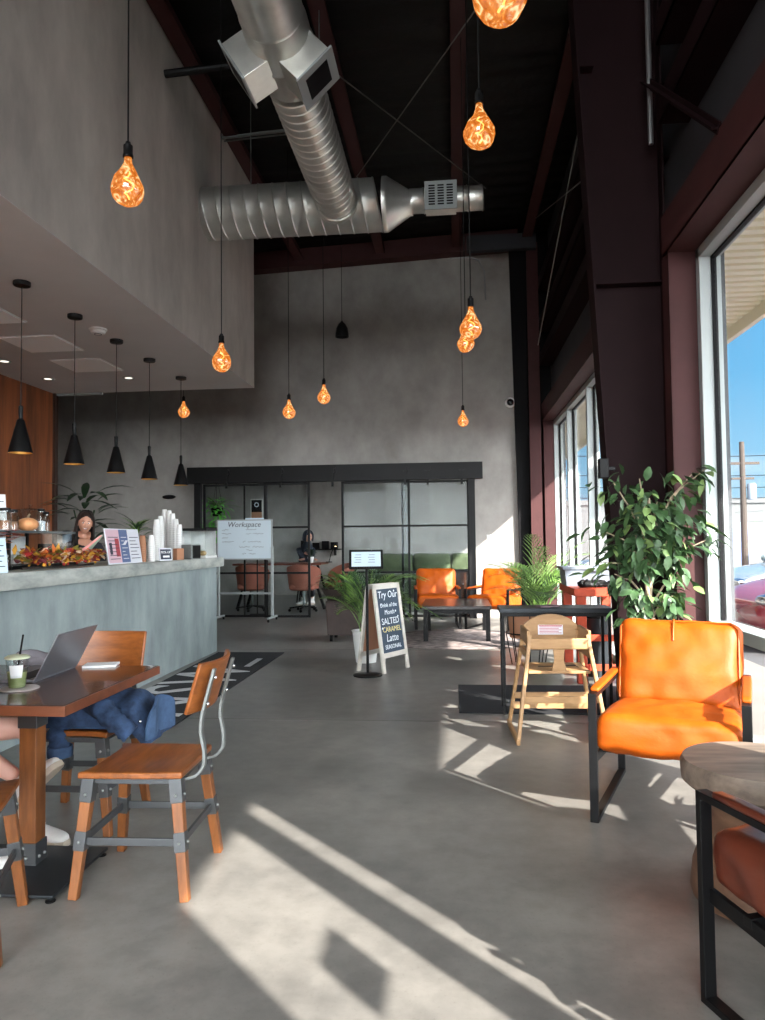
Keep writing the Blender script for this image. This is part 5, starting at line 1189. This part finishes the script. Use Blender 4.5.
def seated(label, pel, heading, feet, knees, seatz=.5, top='shirt', leg='skin', lean=.1, hairm='hair', wrists=None, hooded=False, shorts=True):
    h = Vector((heading[0], heading[1], 0)).normalized(); r_ = Vector((h.y, -h.x, 0)); O = Vector((pel[0], pel[1], 0)); t = thing('person', label, 'person', O, 0)
    def l(a, f, z): return r_*a + h*f + Vector((0, 0, z))
    nodes = [(l(0, 0, seatz+.10), (.12, .09)), (l(0, lean*.4, seatz+.28), (.09, .07)), (l(0, lean, seatz+.46), (.10, .07)), (l(0, lean*1.15, seatz+.56), (.07, .05)), (l(0, lean*1.3, seatz+.65), (.05, .05)), (l(0, lean*1.5, seatz+.72), (.052, .055))]; edges = [(0, 1), (1, 2), (2, 3), (3, 4), (4, 5)]
    shell = [(l(0, 0, seatz+.09), (.165, .135)), (l(0, lean*.4, seatz+.28), (.145, .115)), (l(0, lean, seatz+.46), (.19, .14)), (l(0, lean*1.12, seatz+.585), (.13, .10))]; se = [(0, 1), (1, 2), (2, 3)]
    pants = [(l(0, 0, seatz+.09), (.165, .13))]; pe = []
    for i, sx in enumerate((-1, 1)):
        k_ = Vector(knees[i]) - O; f = Vector(feet[i][0]) - O; hp_ = l(sx*.09, .04, seatz+.07); ank = f + Vector((0, 0, .09)) if not feet[i][2] else f + Vector(feet[i][2])
        a = len(nodes); nodes += [(hp_, (.085, .085)), (hp_.lerp(k_, .5), (.075, .075)), (k_, (.058, .058)), (k_.lerp(ank, .35), (.056, .056)), (ank, (.036, .036))]; edges += [(0, a)] + [(a+j, a+j+1) for j in range(4)]
        a = len(pants); pants += [(hp_, (.098, .098)), (hp_.lerp(k_, .45), (.088, .088)), (hp_.lerp(k_, .8 if shorts else 1.0), (.082, .082))]; pe += [(0, a), (a, a+1), (a+1, a+2)]
        if not shorts: pants += [(k_.lerp(ank, .9), (.055, .055))]; pe += [(a+2, a+3)]
        sneaker(t, foot_T(f, feet[i][1], feet[i][3] if len(feet[i]) > 3 else 0))
        if feet[i][2] is None:
            b = MB(); b.lathe([(.042, .08), (.044, .18), (.04, .18), (.038, .08)], 14, T=Matrix.Translation(f), close=True); b.build('sock', 'whitepl', t)
        w_ = Vector(wrists[i]) - O if wrists else l(sx*.16, .30, seatz+.22); sh_ = l(sx*.18, lean*1.05, seatz+.53); el = sh_.lerp(w_, .5) + Vector((0, 0, -.10)) + r_*sx*.05
        a = len(nodes); nodes += [(sh_, (.055, .055)), (el, (.042, .042)), (w_, (.026, .022))]; edges += [(3, a), (a, a+1), (a+1, a+2)]
        hand(nodes, edges, a+2, w_, (w_-el).normalized()*.7+h*.5, Vector((0, 0, -1)), sx, .35)
        a = len(shell); shell += [(sh_, (.066, .066)), (el, (.055, .055)), (el.lerp(w_, .85), (.038, .038))]; se += [(3, a), (a, a+1), (a+1, a+2)]
    b = MB(); b.mesh(skin_mesh(nodes, edges)); hd_, Th = head_mb(l(0, lean*1.7+.03, seatz+.82), h + Vector((0, 0, -.25))); b.add(hd_.v, hd_.f); b.build('body', leg, t, smooth=80)
    face_parts(t, Th, smile=False)
    b = MB(); b.mesh(skin_mesh(shell, se)); b.build('sweater', top, t, smooth=80); b = MB(); b.mesh(skin_mesh(pants, pe)); b.build('shorts' if shorts else 'trousers', 'cloth', t, smooth=80)
    b = MB(Th)
    if hooded:
        def hf(u, v):
            a = -2.35+u*4.7+math.pi; th = .12+v*1.75; k = math.sin(th)
            return (math.sin(a)*.098*k, -math.cos(a)*.122*k+.022, .012+math.cos(th)*.128-max(0, v-.75)*.22)
        b.grid(hf, 28, 16, thick=.022); b.ball((0, .03, .05), (.09, .10, .088), seg=20, rings=12); b.tube([(0, .03, -.30), (0, .02, -.20), (0, .012, -.13), (0, .012, -.10)], [.14, .115, .085, .08], 18); b.build('hood', top, t, smooth=80)
    else: b.grid(hairf, 40, 18, thick=.014); b.ball((0, .020, .048), (.081, .097, .085), seg=24, rings=12); b.build('hair', hairm, t, smooth=80)
    return t
fa = at(46, 846, Z=0); fb = at(43, 783, Y=3.3); fc = at(3, 880, Z=0)
seated('person in white sneakers seated left of the dining table using the laptop', (-2.98, 3.22), (1, .05), [((fb.x-.06, fb.y-.0, fb.z-.06), 80, Vector((-.06, .0, .08)), -42), ((fa.x-.12, fa.y+.04, 0), 80, None)][::1], [(-2.34, 3.16, .57), (-1.95, 3.30, .53)], wrists=[(-2.40, 3.32, .815), (-2.44, 3.05, .815)])
seated('person in white sneakers on the near chair, cut by the left edge', (-1.89, 2.42), (-.36, .93), [((fc.x-.12, fc.y-.05, 0), 150, None), ((fc.x-.35, fc.y-.10, 0), 160, None)], [(-2.10, 2.72, .56), (-1.93, 2.80, .56)], wrists=[(-2.25, 2.72, .80), (-2.0, 2.82, .80)])

# ================================================================== ROOM BEHIND THE GLASS
t = thing('work_desk', 'long work desk with reddish top behind the glass doors', 'desk', (-3.55, 15.35, 0))
b = MB(); b.bb((-1.0, -.45, .90), (.85, .45, .94)); b.build('desktop', mat('reddish_desktop', lin(120, 62, 44), .35), t, bevel=.004, smooth=0)
for x0, x1 in ((.62, .90), (-.65, -.92)):
    for y in (-.38, .38): b = MB(); b.bar((x1, y, 0), (x0, y, .9), .07, .05); b.build('slanted_leg', 'black', t, smooth=0)
def tub_chair(label, loc, rz):
    t = thing('office_chair', label, 'office chair', loc, rz, 'dusty pink tub chairs on casters')
    b = MB(); b.cushion((0, 0, .49), (.50, .50, .12), .05, puff=.02, n=10); b.build('seat', 'pinkfab', t, smooth=80)
    def sh(u, v):
        a = math.pi*(-.12+1.24*u); k = math.sin(math.pi*u)**.5 if 0 < u < 1 else 0
        r_ = .29+.05*v; return (math.cos(a)*r_, math.sin(a)*r_-.02, .45+v*(.22+.26*k))
    b = MB(); b.grid(sh, 24, 8, thick=.05); b.build('tub_back', 'pinkfab', t, smooth=80)
    b = MB(); b.tube([(0, 0, .10), (0, 0, .43)], .025, 10); b.build('gas_lift', 'steel', t)
    for i in range(5):
        a = i*2*math.pi/5+.3; e_ = Vector((math.cos(a)*.28, math.sin(a)*.28, .075)); b = MB(); b.bar((0, 0, .11), e_, .035, .03); lg = b.build('base_arm', 'black', t, smooth=0)
        b = MB(); b.ball((e_.x, e_.y, .03), .03, seg=10, rings=7); b.build('caster', 'black', lg)
    return t
tc_ = tub_chair('dusty pink tub chair on casters with its back to the glass, at the desk', (-2.98, 14.5, 0), 180)
dup(tc_, (-2.36, 15.15, 0), -60, 'dusty pink tub chair turned sideways at the right end of the desk')
dup(tc_, (-4.05, 14.6, 0), 180, 'dusty pink tub chair half hidden behind the whiteboard')
t = thing('desk_stool', 'dark stool under the hooded person behind the desk', 'stool', (-3.35, 16.35, 0))
b = MB(); b.lathe([(0, .53), (.19, .53), (.2, .56), (.19, .60), (0, .61)], 20); b.build('seat', 'black', t)
for i in range(4): a = i*math.pi/2+.78; b = MB(); b.tube([(math.cos(a)*.2, math.sin(a)*.2, 0), (math.cos(a)*.12, math.sin(a)*.12, .54)], .014, 8); b.build('leg', 'black', t)
seated('person in a dark hooded sweater sitting behind the work desk', (-3.35, 16.3), (.55, -.83), [((-3.3, 16.0, .0), -30, None), ((-3.12, 16.12, .0), -30, None)], [(-3.3, 15.95, .66), (-3.12, 16.05, .66)], seatz=.66, top='hood', leg='skinb', lean=.16, hooded=True, wrists=[(-3.25, 15.70, 1.005), (-3.05, 15.74, 1.005)], shorts=False)
t = thing('desk_plant', 'small leafy plant in a pot on the work desk', 'plant', (-3.0, 15.35, .94))
b = MB(); b.lathe([(0, 0), (.05, 0), (.07, .12), (.06, .12), (.045, .01), (0, .01)], 16); b.build('pot', 'whitepl', t)
rp_ = random.Random(21); b = MB()
for i in range(40): a = rp_.uniform(0, 6.28); leaf(b, (0, 0, .11+rp_.uniform(0, .1)), (math.cos(a), math.sin(a), rp_.uniform(.2, 1.6)), (0, 0, 1), rp_.uniform(.1, .2), .05, 0, .3)
b.build('foliage', 'palmdark', t, recalc=False)
t = thing('desk_lamp', 'small black desk lamp with warm bulb on the work desk', 'lamp', (-2.62, 15.4, .94))
b = MB(); b.lathe([(0, 0), (.07, 0), (.07, .015), (0, .02)], 18); b.build('base', 'black', t); b = MB(); b.tube([(0, 0, .015), (.05, 0, .2), (.14, 0, .36)], .008, 8); b.build('stem', 'black', t)
b = MB(); b.lathe([(.02, .05), (.06, -.02), (.055, -.02), (.015, .045)], 16, c=(.14, 0, .36), close=True); b.build('shade', 'black', t)
b = MB(); b.ball((.14, 0, .35), .025); b.build('bulb', 'glowwarm', t)
# things hung on the back wall
t = thing('wall_shelf', 'dark wall shelf with small boxes on the back room wall', 'shelf', (-3.45, 18.95, 1.16))
b = MB(); b.bb((-.55, -.16, 0), (.55, .05, .03)); b.build('board', 'dark', t, smooth=0)
b = MB()
for x in (-.4, .4): b.bb((x-.02, -.12, -.14), (x+.02, .05, 0))
b.build('bracket', 'black', t, smooth=0)
for i, (x, h_) in enumerate(((-.4, .22), (-.1, .16), (.15, .2), (.38, .17))):
    b = MB(); b.box((0, 0, h_/2), (.18, .1, h_)); o = b.build('storage_box', 'dark', bevel=.006); o.location = (-3.45+x, 18.88, 1.19); tag(o, 'small dark storage box on the back room wall shelf', 'box', 'dark boxes on the wall shelf')
t = thing('framed_picture', 'framed dark picture with a pale round emblem behind the left glass door', 'picture', (-3.72, 13.75, 1.98), 0)
b = MB(); b.bb((-.12, -.012, -.24), (.12, .012, .22)); fr_ = b.build('frame', 'whitewash', t, bevel=.004, smooth=0)
b = MB(); b.bb((-.10, -.014, -.03), (.10, -.012, .20)); b.build('picture_top', 'dark', fr_, smooth=0); b = MB(); b.bb((-.10, -.014, -.22), (.10, -.012, -.03)); b.build('picture_bottom', 'kraft', fr_, smooth=0)
b = MB(); b.lathe([(.03, -.002), (.045, -.002), (.045, .002), (.03, .002)], 24, T=Matrix.Translation((0, -.015, .11)) @ RX, close=True); b.build('emblem', 'pale', fr_)
b = MB(); b.bb((-.01, .012, -1.98), (.01, .03, .2)); b.bb((-.14, -.02, -1.98), (.14, .1, -1.955)); b.build('floor_stand', 'black', t, smooth=0)
t = thing('door_notice', 'small white notice with handwriting taped to the left glass door', 'notice', (-3.63, 13.318, 1.755))
b = MB(); b.bb((-.19, -.002, -.06), (.19, .002, .07)); nn_ = b.build('sheet', 'card', t, smooth=0)
b = MB(); [b.bb((-.15, -.0035, -.035+i*.035), (.14-.05*(i % 2), -.002, -.028+i*.035)) for i in range(3)]; b.build('handwriting', 'ink', nn_, smooth=0)
# sofa
t = thing('sofa', 'olive green sofa with three back cushions behind the right glass doors', 'sofa', (-.55, 17.9, 0))
b = MB(); b.cushion((0, 0, .28), (2.9, .95, .34), .06, puff=.0, n=12); b.build('base', 'sofa', t, smooth=80)
for i in range(3): b = MB(); b.cushion((-.92+i*.92, -.06, .50), (.90, .74, .18), .06, puff=.03, n=10); b.build('seat_cushion', 'sofa', t, smooth=80)
for i in range(3): b = MB(); b.cushion((-.92+i*.92, .30, .80), (.92, .26, .52), .09, puff=.05, wr=.012, n=12, seed=i); b.build('back_cushion', 'sofa', t, smooth=80)
for s in (-1, 1): b = MB(); b.cushion((s*1.42, 0, .42), (.2, .95, .55), .08, puff=.02, n=10); b.build('armrest', 'sofa', t, smooth=80)
for sx in (-1, 1):
    for sy in (-1, 1): b = MB(); b.tube([(sx*1.3, sy*.38, 0), (sx*1.3, sy*.38, .13)], .025, 8); b.build('leg', 'dark', t)
t = thing('low_cabinet', 'dark low cabinet between the sofa and the glass doors', 'cabinet', (.20, 16.1, 0))
b = MB(); b.bb((-.6, -.25, .08), (.75, .25, .74)); b.build('cabinet_body', 'dark', t, bevel=.006, smooth=0)
for x in (-.26, .42): b = MB(); b.bb((x-.31, -.262, .11), (x+.31, -.25, .71)); d__ = b.build('door', 'tablewood', t, bevel=.004, smooth=0); b = MB(); b.ball((x+.24, -.275, .45), .016, seg=10, rings=7); b.build('knob', 'steel', d__)
b = MB(); b.bb((-.58, -.22, 0), (.73, .22, .08)); b.build('plinth', 'black', t, smooth=0)

# ================================================================== PLANTS
def frond(b, base, az, L_, rise, droop, n=14, lw=.30, m=0, lwid=.022):
    # arching palm frond with paired leaflets
    d = Vector((math.cos(az), math.sin(az), 0)); pts = []
    for i in range(n+1):
        f = i/n; pts.append(Vector(base) + d*(L_*f*(.55+.45*f)) + Vector((0, 0, rise*(f - droop*f*f))))
    for i in range(4, n+1):
        tg = (pts[i]-pts[i-1]).normalized(); s = tg.cross(Vector((0, 0, 1))); s = s.normalized() if s.length > .01 else Vector((1, 0, 0)); f = i/n
        ll = lw*math.sin(math.pi*min(.97, f*.85+.12))**.8
        for sg_ in (-1, 1): leaf(b, pts[i], s*sg_*.7+tg*.95+Vector((0, 0, .18)), s.cross(tg), ll, lwid, m, .25, 2)
    return pts
def palm(label, loc, fr, mats_=('palm',), pot='terra', pot_prof=None, seed=1, cat='palm', name='potted_palm', stems=.006, lw=.3, lwid=.024, soil=.0):
    t = thing(name, label, cat, loc); r_ = random.Random(seed)
    pr = pot_prof or [(0, 0), (.14, 0), (.19, .32), (.2, .34), (.18, .34), (.16, .30), (0, .30)]
    b = MB(); b.lathe(pr, 28); b.build('pot', pot, t)
    zb = pr[-1][1]; b = MB(); b.lathe([(0, zb+.0), (pr[-2][0]*.98, zb+.0), (0, zb+.015)], 20); b.build('soil', 'soil', t)
    bl = MB(); bs = MB()
    for az, L_, rise, droop in fr:
        o_ = Vector((r_.gauss(0, .03), r_.gauss(0, .03), zb)); pts = frond(bl, o_, az, L_, rise, droop, m=r_.randrange(len(mats_)), lw=lw, lwid=lwid); bs.tube(pts[::2], [stems*(1-.7*i/len(pts[::2])) for i in range(len(pts[::2]))], 5)
    bs.build('stems', 'palm', t); bl.build('fronds', list(mats_), t, recalc=False, smooth=60)
    return t
r1 = random.Random(5)
fr = [(r1.uniform(0, 6.28), r1.uniform(.3, .75), r1.uniform(1.05, 1.85), r1.uniform(.38, .68)) for i in range(46)]
palm('large bushy palm standing by the far window beyond the red table', (1.05, 9.55, 0), fr, ('palm', 'palm', 'leafpale', 'palmdark'), 'terra', seed=2, lw=.27, lwid=.016)
t = thing('wire_basket', 'low black wire basket stand before the window palm', 'stand', (.80, 8.35, 0))
b = MB()
for z in (.35, .62): b.tube([(.24*math.cos(i*.3142), .24*math.sin(i*.3142), z) for i in range(21)], .008, 6)
for i in range(8): a = i*.785; b.tube([(.18*math.cos(a), .18*math.sin(a), 0), (.24*math.cos(a), .24*math.sin(a), .35), (.24*math.cos(a), .24*math.sin(a), .62)], .007, 6)
b.build('wire_frame', 'black', t)
b = MB(); b.lathe([(0, .30), (.2, .30), (.22, .56), (.2, .57), (0, .56)], 20); b.build('woven_liner', 'kraft', t)
# palm in white pot behind the sandwich board
r1 = random.Random(9)
fr = [(r1.uniform(.0, 1.5), r1.uniform(.5, .95), r1.uniform(1.1, 1.7), r1.uniform(.6, .92)) for i in range(14)] + [(r1.uniform(.6, 4.2), r1.uniform(.25, .5), r1.uniform(.8, 1.3), r1.uniform(.35, .7)) for i in range(20)]
palm('palm in a tall white pot behind the sandwich board', (-1.02, 8.46, 0), fr, ('palm', 'palmdark', 'palm'), 'whitepl', [(0, 0), (.115, 0), (.155, .34), (.165, .36), (.15, .36), (.13, .32), (0, .32)], seed=4, lw=.22, lwid=.02)
# big brown planter on casters
t = thing('planter_box', 'tall dark brown planter on casters with leafy plants beside the palm', 'planter', (-1.50, 10.35, 0))
b = MB(); b.add([(-.25, -.25, .09), (.25, -.25, .09), (.25, .25, .09), (-.25, .25, .09), (-.27, -.27, .56), (.27, -.27, .56), (.27, .27, .56), (-.27, .27, .56)], [(0, 3, 2, 1), (0, 1, 5, 4), (1, 2, 6, 5), (2, 3, 7, 6), (3, 0, 4, 7), (4, 5, 6, 7)]); b.build('planter_body', 'terra', t, bevel=.012)
b = MB(); b.lathe([(0, .545), (.27, .545), (.36, .70), (.37, .72), (.35, .72), (.28, .60), (0, .60)], 28); bw = b.build('bowl', 'terra', t)
b = MB(); b.lathe([(0, .68), (.34, .68), (0, .70)], 20); b.build('soil', 'soil', t)
for sx in (-1, 1):
    for sy in (-1, 1): b = MB(); b.lathe([(0, -.02), (.045, -.02), (.045, .02), (0, .02)], 14, T=Matrix.Translation((sx*.2, sy*.2, .045)) @ rotm(90, 'Y')); b.build('caster', 'black', t)
b = MB(); r1 = random.Random(17)
for i in range(150):
    a = r1.uniform(0, 6.28); rr = r1.uniform(0, .3); leaf(b, (math.cos(a)*rr, math.sin(a)*rr, .68+r1.uniform(0, .22)), (math.cos(a), math.sin(a), r1.uniform(-.2, 1.6)), (0, 0, 1), r1.uniform(.1, .24), r1.uniform(.03, .06), r1.randrange(3), .4)
b.build('foliage', ['palmdark', 'palm', 'leafpale'], t, recalc=False)
# ficus tree beside the column
t = thing('ficus_tree', 'tall leafy ficus tree in front of the tapered steel column', 'tree', (1.29, 5.12, 0)); r1 = random.Random(31)
b = MB(); b.lathe([(0, 0), (.13, 0), (.17, .30), (.175, .32), (.16, .32), (.14, .28), (0, .28)], 28); b.build('pot', 'terra', t)
b = MB(); b.lathe([(0, .28), (.145, .28), (0, .295)], 20); b.build('soil', 'soil', t)
tr_ = [Vector(p) for p in ((0, 0, .27), (.02, 0, .5), (-.02, .01, .8), (.01, 0, 1.1), (0.03, 0, 1.4), (.02, .02, 1.65))]
b = MB(); b.tube(tr_, [.030, .028, .025, .022, .017, .010], 10); b.tube([(.0, -.02, .27), (.05, -.03, .6), (.01, -.035, .9), (-.03, -.02, 1.15), (-.08, -.02, 1.4)], [.018, .017, .014, .012, .006], 8)
tips = []
def branch(p, q, r0): 
    m_ = (Vector(p)+Vector(q))/2 + Vector((0, 0, .05)); pts = [Vector(p), m_, Vector(q)]; b.tube(pts, [r0, r0*.7, r0*.4], 6); return pts
clusters = [((.0, 0, 1.2), (-.27, -.02, 1.42), 26), ((.0, 0, 1.3), (-.20, .05, 1.76), 26), ((.02, 0, 1.35), (.06, -.05, 1.62), 34), ((.03, 0, 1.4), (.30, .0, 1.80), 24), ((.02, 0, 1.2), (.28, -.05, 1.50), 40), ((.02, 0, 1.15), (.14, -.08, 1.34), 36), ((0, 0, 1.15), (-.14, -.1, 1.30), 36), ((.03, 0, 1.45), (.40, .02, 1.84), 12),
            ((0, 0, 1.1), (-.33, -.02, 1.22), 14), ((0, 0, 1.2), (-.08, -.1, 1.52), 36), ((0, 0, .8), (.12, -.12, 1.0), 22), ((0, 0, .8), (-.12, -.1, .98), 24), ((0, 0, .6), (.17, -.12, .80), 22), ((0, 0, .65), (-.17, -.1, .84), 12), ((.02, 0, 1.1), (.38, .0, 1.36), 16), ((0, 0, 1.4), (-.04, 0, 1.78), 20), ((0, 0, .9), (.2, .0, 1.12), 20), ((0, 0, .95), (-.22, .0, 1.14), 16)]
lv = MB()
for p, q, n in clusters:
    pts = branch(p, q, .009)
    for i in range(int(n*1.7)):
        f = r1.uniform(.25, 1.08); c = Vector(p).lerp(Vector(q), f) + Vector((r1.gauss(0, .055), r1.gauss(0, .05), r1.gauss(0, .05)))
        out = (c - Vector((0, 0, c.z))); d = out*2 + Vector((r1.gauss(0, .5), r1.gauss(0, .5), r1.uniform(-1.0, .15))); leaf(lv, c, d, (r1.gauss(0, .3), r1.gauss(0, .3), 1), r1.uniform(.075, .115), r1.uniform(.042, .06), 1 if r1.random() < .16 else 0, .3)
b.build('trunk', 'bark', t); lv.build('foliage', ['leaf', 'leafpale'], t, recalc=False)
# dark plant on the back counter behind the barista
t = thing('broad_leaf_plant', 'dark broad-leaved plant behind the smiling person at the bar', 'plant', (-5.0, 9.62, .94)); r1 = random.Random(41)
b = MB(); b.lathe([(0, 0), (.12, 0), (.16, .26), (.14, .26), (.12, .22), (0, .22)], 20); b.build('pot', 'dark', t)
b = MB()
for i in range(46): a = r1.uniform(0, 6.28); rr = r1.uniform(.0, .3); leaf(b, (math.cos(a)*rr*.7, math.sin(a)*rr*.7, .3+r1.uniform(0, .85)), (math.cos(a), math.sin(a), r1.uniform(-.1, 1.1)), (0, 0, 1), r1.uniform(.28, .46), r1.uniform(.07, .12), 0, .5, 4)
for i in range(8): a = i*.8; b.tube([(0, 0, .22), (math.cos(a)*.06, math.sin(a)*.06, .6), (math.cos(a)*.14, math.sin(a)*.14, .9)], .008, 5)
b.build('foliage', 'palmdark', t, recalc=False)
t = thing('counter_fern', 'small green fern behind the menu display on the bar', 'fern', (-3.70, 8.35, CT)); r1 = random.Random(43)
b = MB(); b.lathe([(0, 0), (.09, 0), (.12, .2), (.1, .2), (0, .18)], 18); b.build('pot', 'terra', t)
b = MB()
for i in range(60): a = r1.uniform(0, 6.28); leaf(b, (0, 0, .19+r1.uniform(0, .2)), (math.cos(a), math.sin(a), r1.uniform(.3, 2)), (0, 0, 1), r1.uniform(.12, .3), .035, r1.randrange(2), .5)
b.build('foliage', ['palm', 'palmdark'], t, recalc=False)
# bright plant hanging behind the left glass door
p = at(217, 505, Y=13.95); t = thing('hanging_plant', 'bright green plant hanging behind the left glass door', 'plant', (p.x, p.y, 1.95)); r1 = random.Random(47)
b = MB(); b.lathe([(0, -.06), (.08, -.06), (.12, .10), (.1, .10), (.07, -.04), (0, -.04)], 18); b.build('pot', 'dark', t)
b = MB(); [b.tube([(.11*math.cos(a), .11*math.sin(a), .1), (0, 0, .7), (0, 0, 1.45)], .004, 5) for a in (0, 2.1, 4.2)]; b.build('hanger', 'black', t)
b = MB()
for i in range(200):
    a = r1.uniform(0, 6.28); z = r1.uniform(-.55, .30); leaf(b, (math.cos(a)*r1.uniform(0, .24), math.sin(a)*r1.uniform(0, .2), z), (math.cos(a), math.sin(a), r1.uniform(-1, .8)), (0, 0, 1), r1.uniform(.09, .16), .065, 0, .3, 2)
for i in range(26):
    a = r1.uniform(0, 6.28); leaf(b, (0, 0, .1), (math.cos(a), math.sin(a), r1.uniform(.2, 1.4)), (0, 0, 1), r1.uniform(.3, .5), .04, 1, .6, 4)
b.build('foliage', ['bright', 'palm'], t, recalc=False)
# spiky leaves poking in beside the near armchair
r1 = random.Random(53)
t = thing('agave_plant', 'spiky potted plant at the right edge beside the side table', 'plant', (1.575, 3.42, 0))
b = MB(); b.lathe([(0, 0), (.09, 0), (.115, .36), (.12, .38), (.105, .38), (.09, .34), (0, .34)], 24); b.build('pot', 'whitepl', t); b = MB(); b.lathe([(0, .34), (.098, .34), (0, .35)], 18); b.build('soil', 'soil', t)
b = MB()
for i in range(22): a = i*2.4; leaf(b, (0, 0, .35), (math.cos(a), math.sin(a), r1.uniform(.5, 1.5)), (0, 0, 1), r1.uniform(.16, .24), .028, 0, .5, 4)
b.build('foliage', 'palm', t, recalc=False)
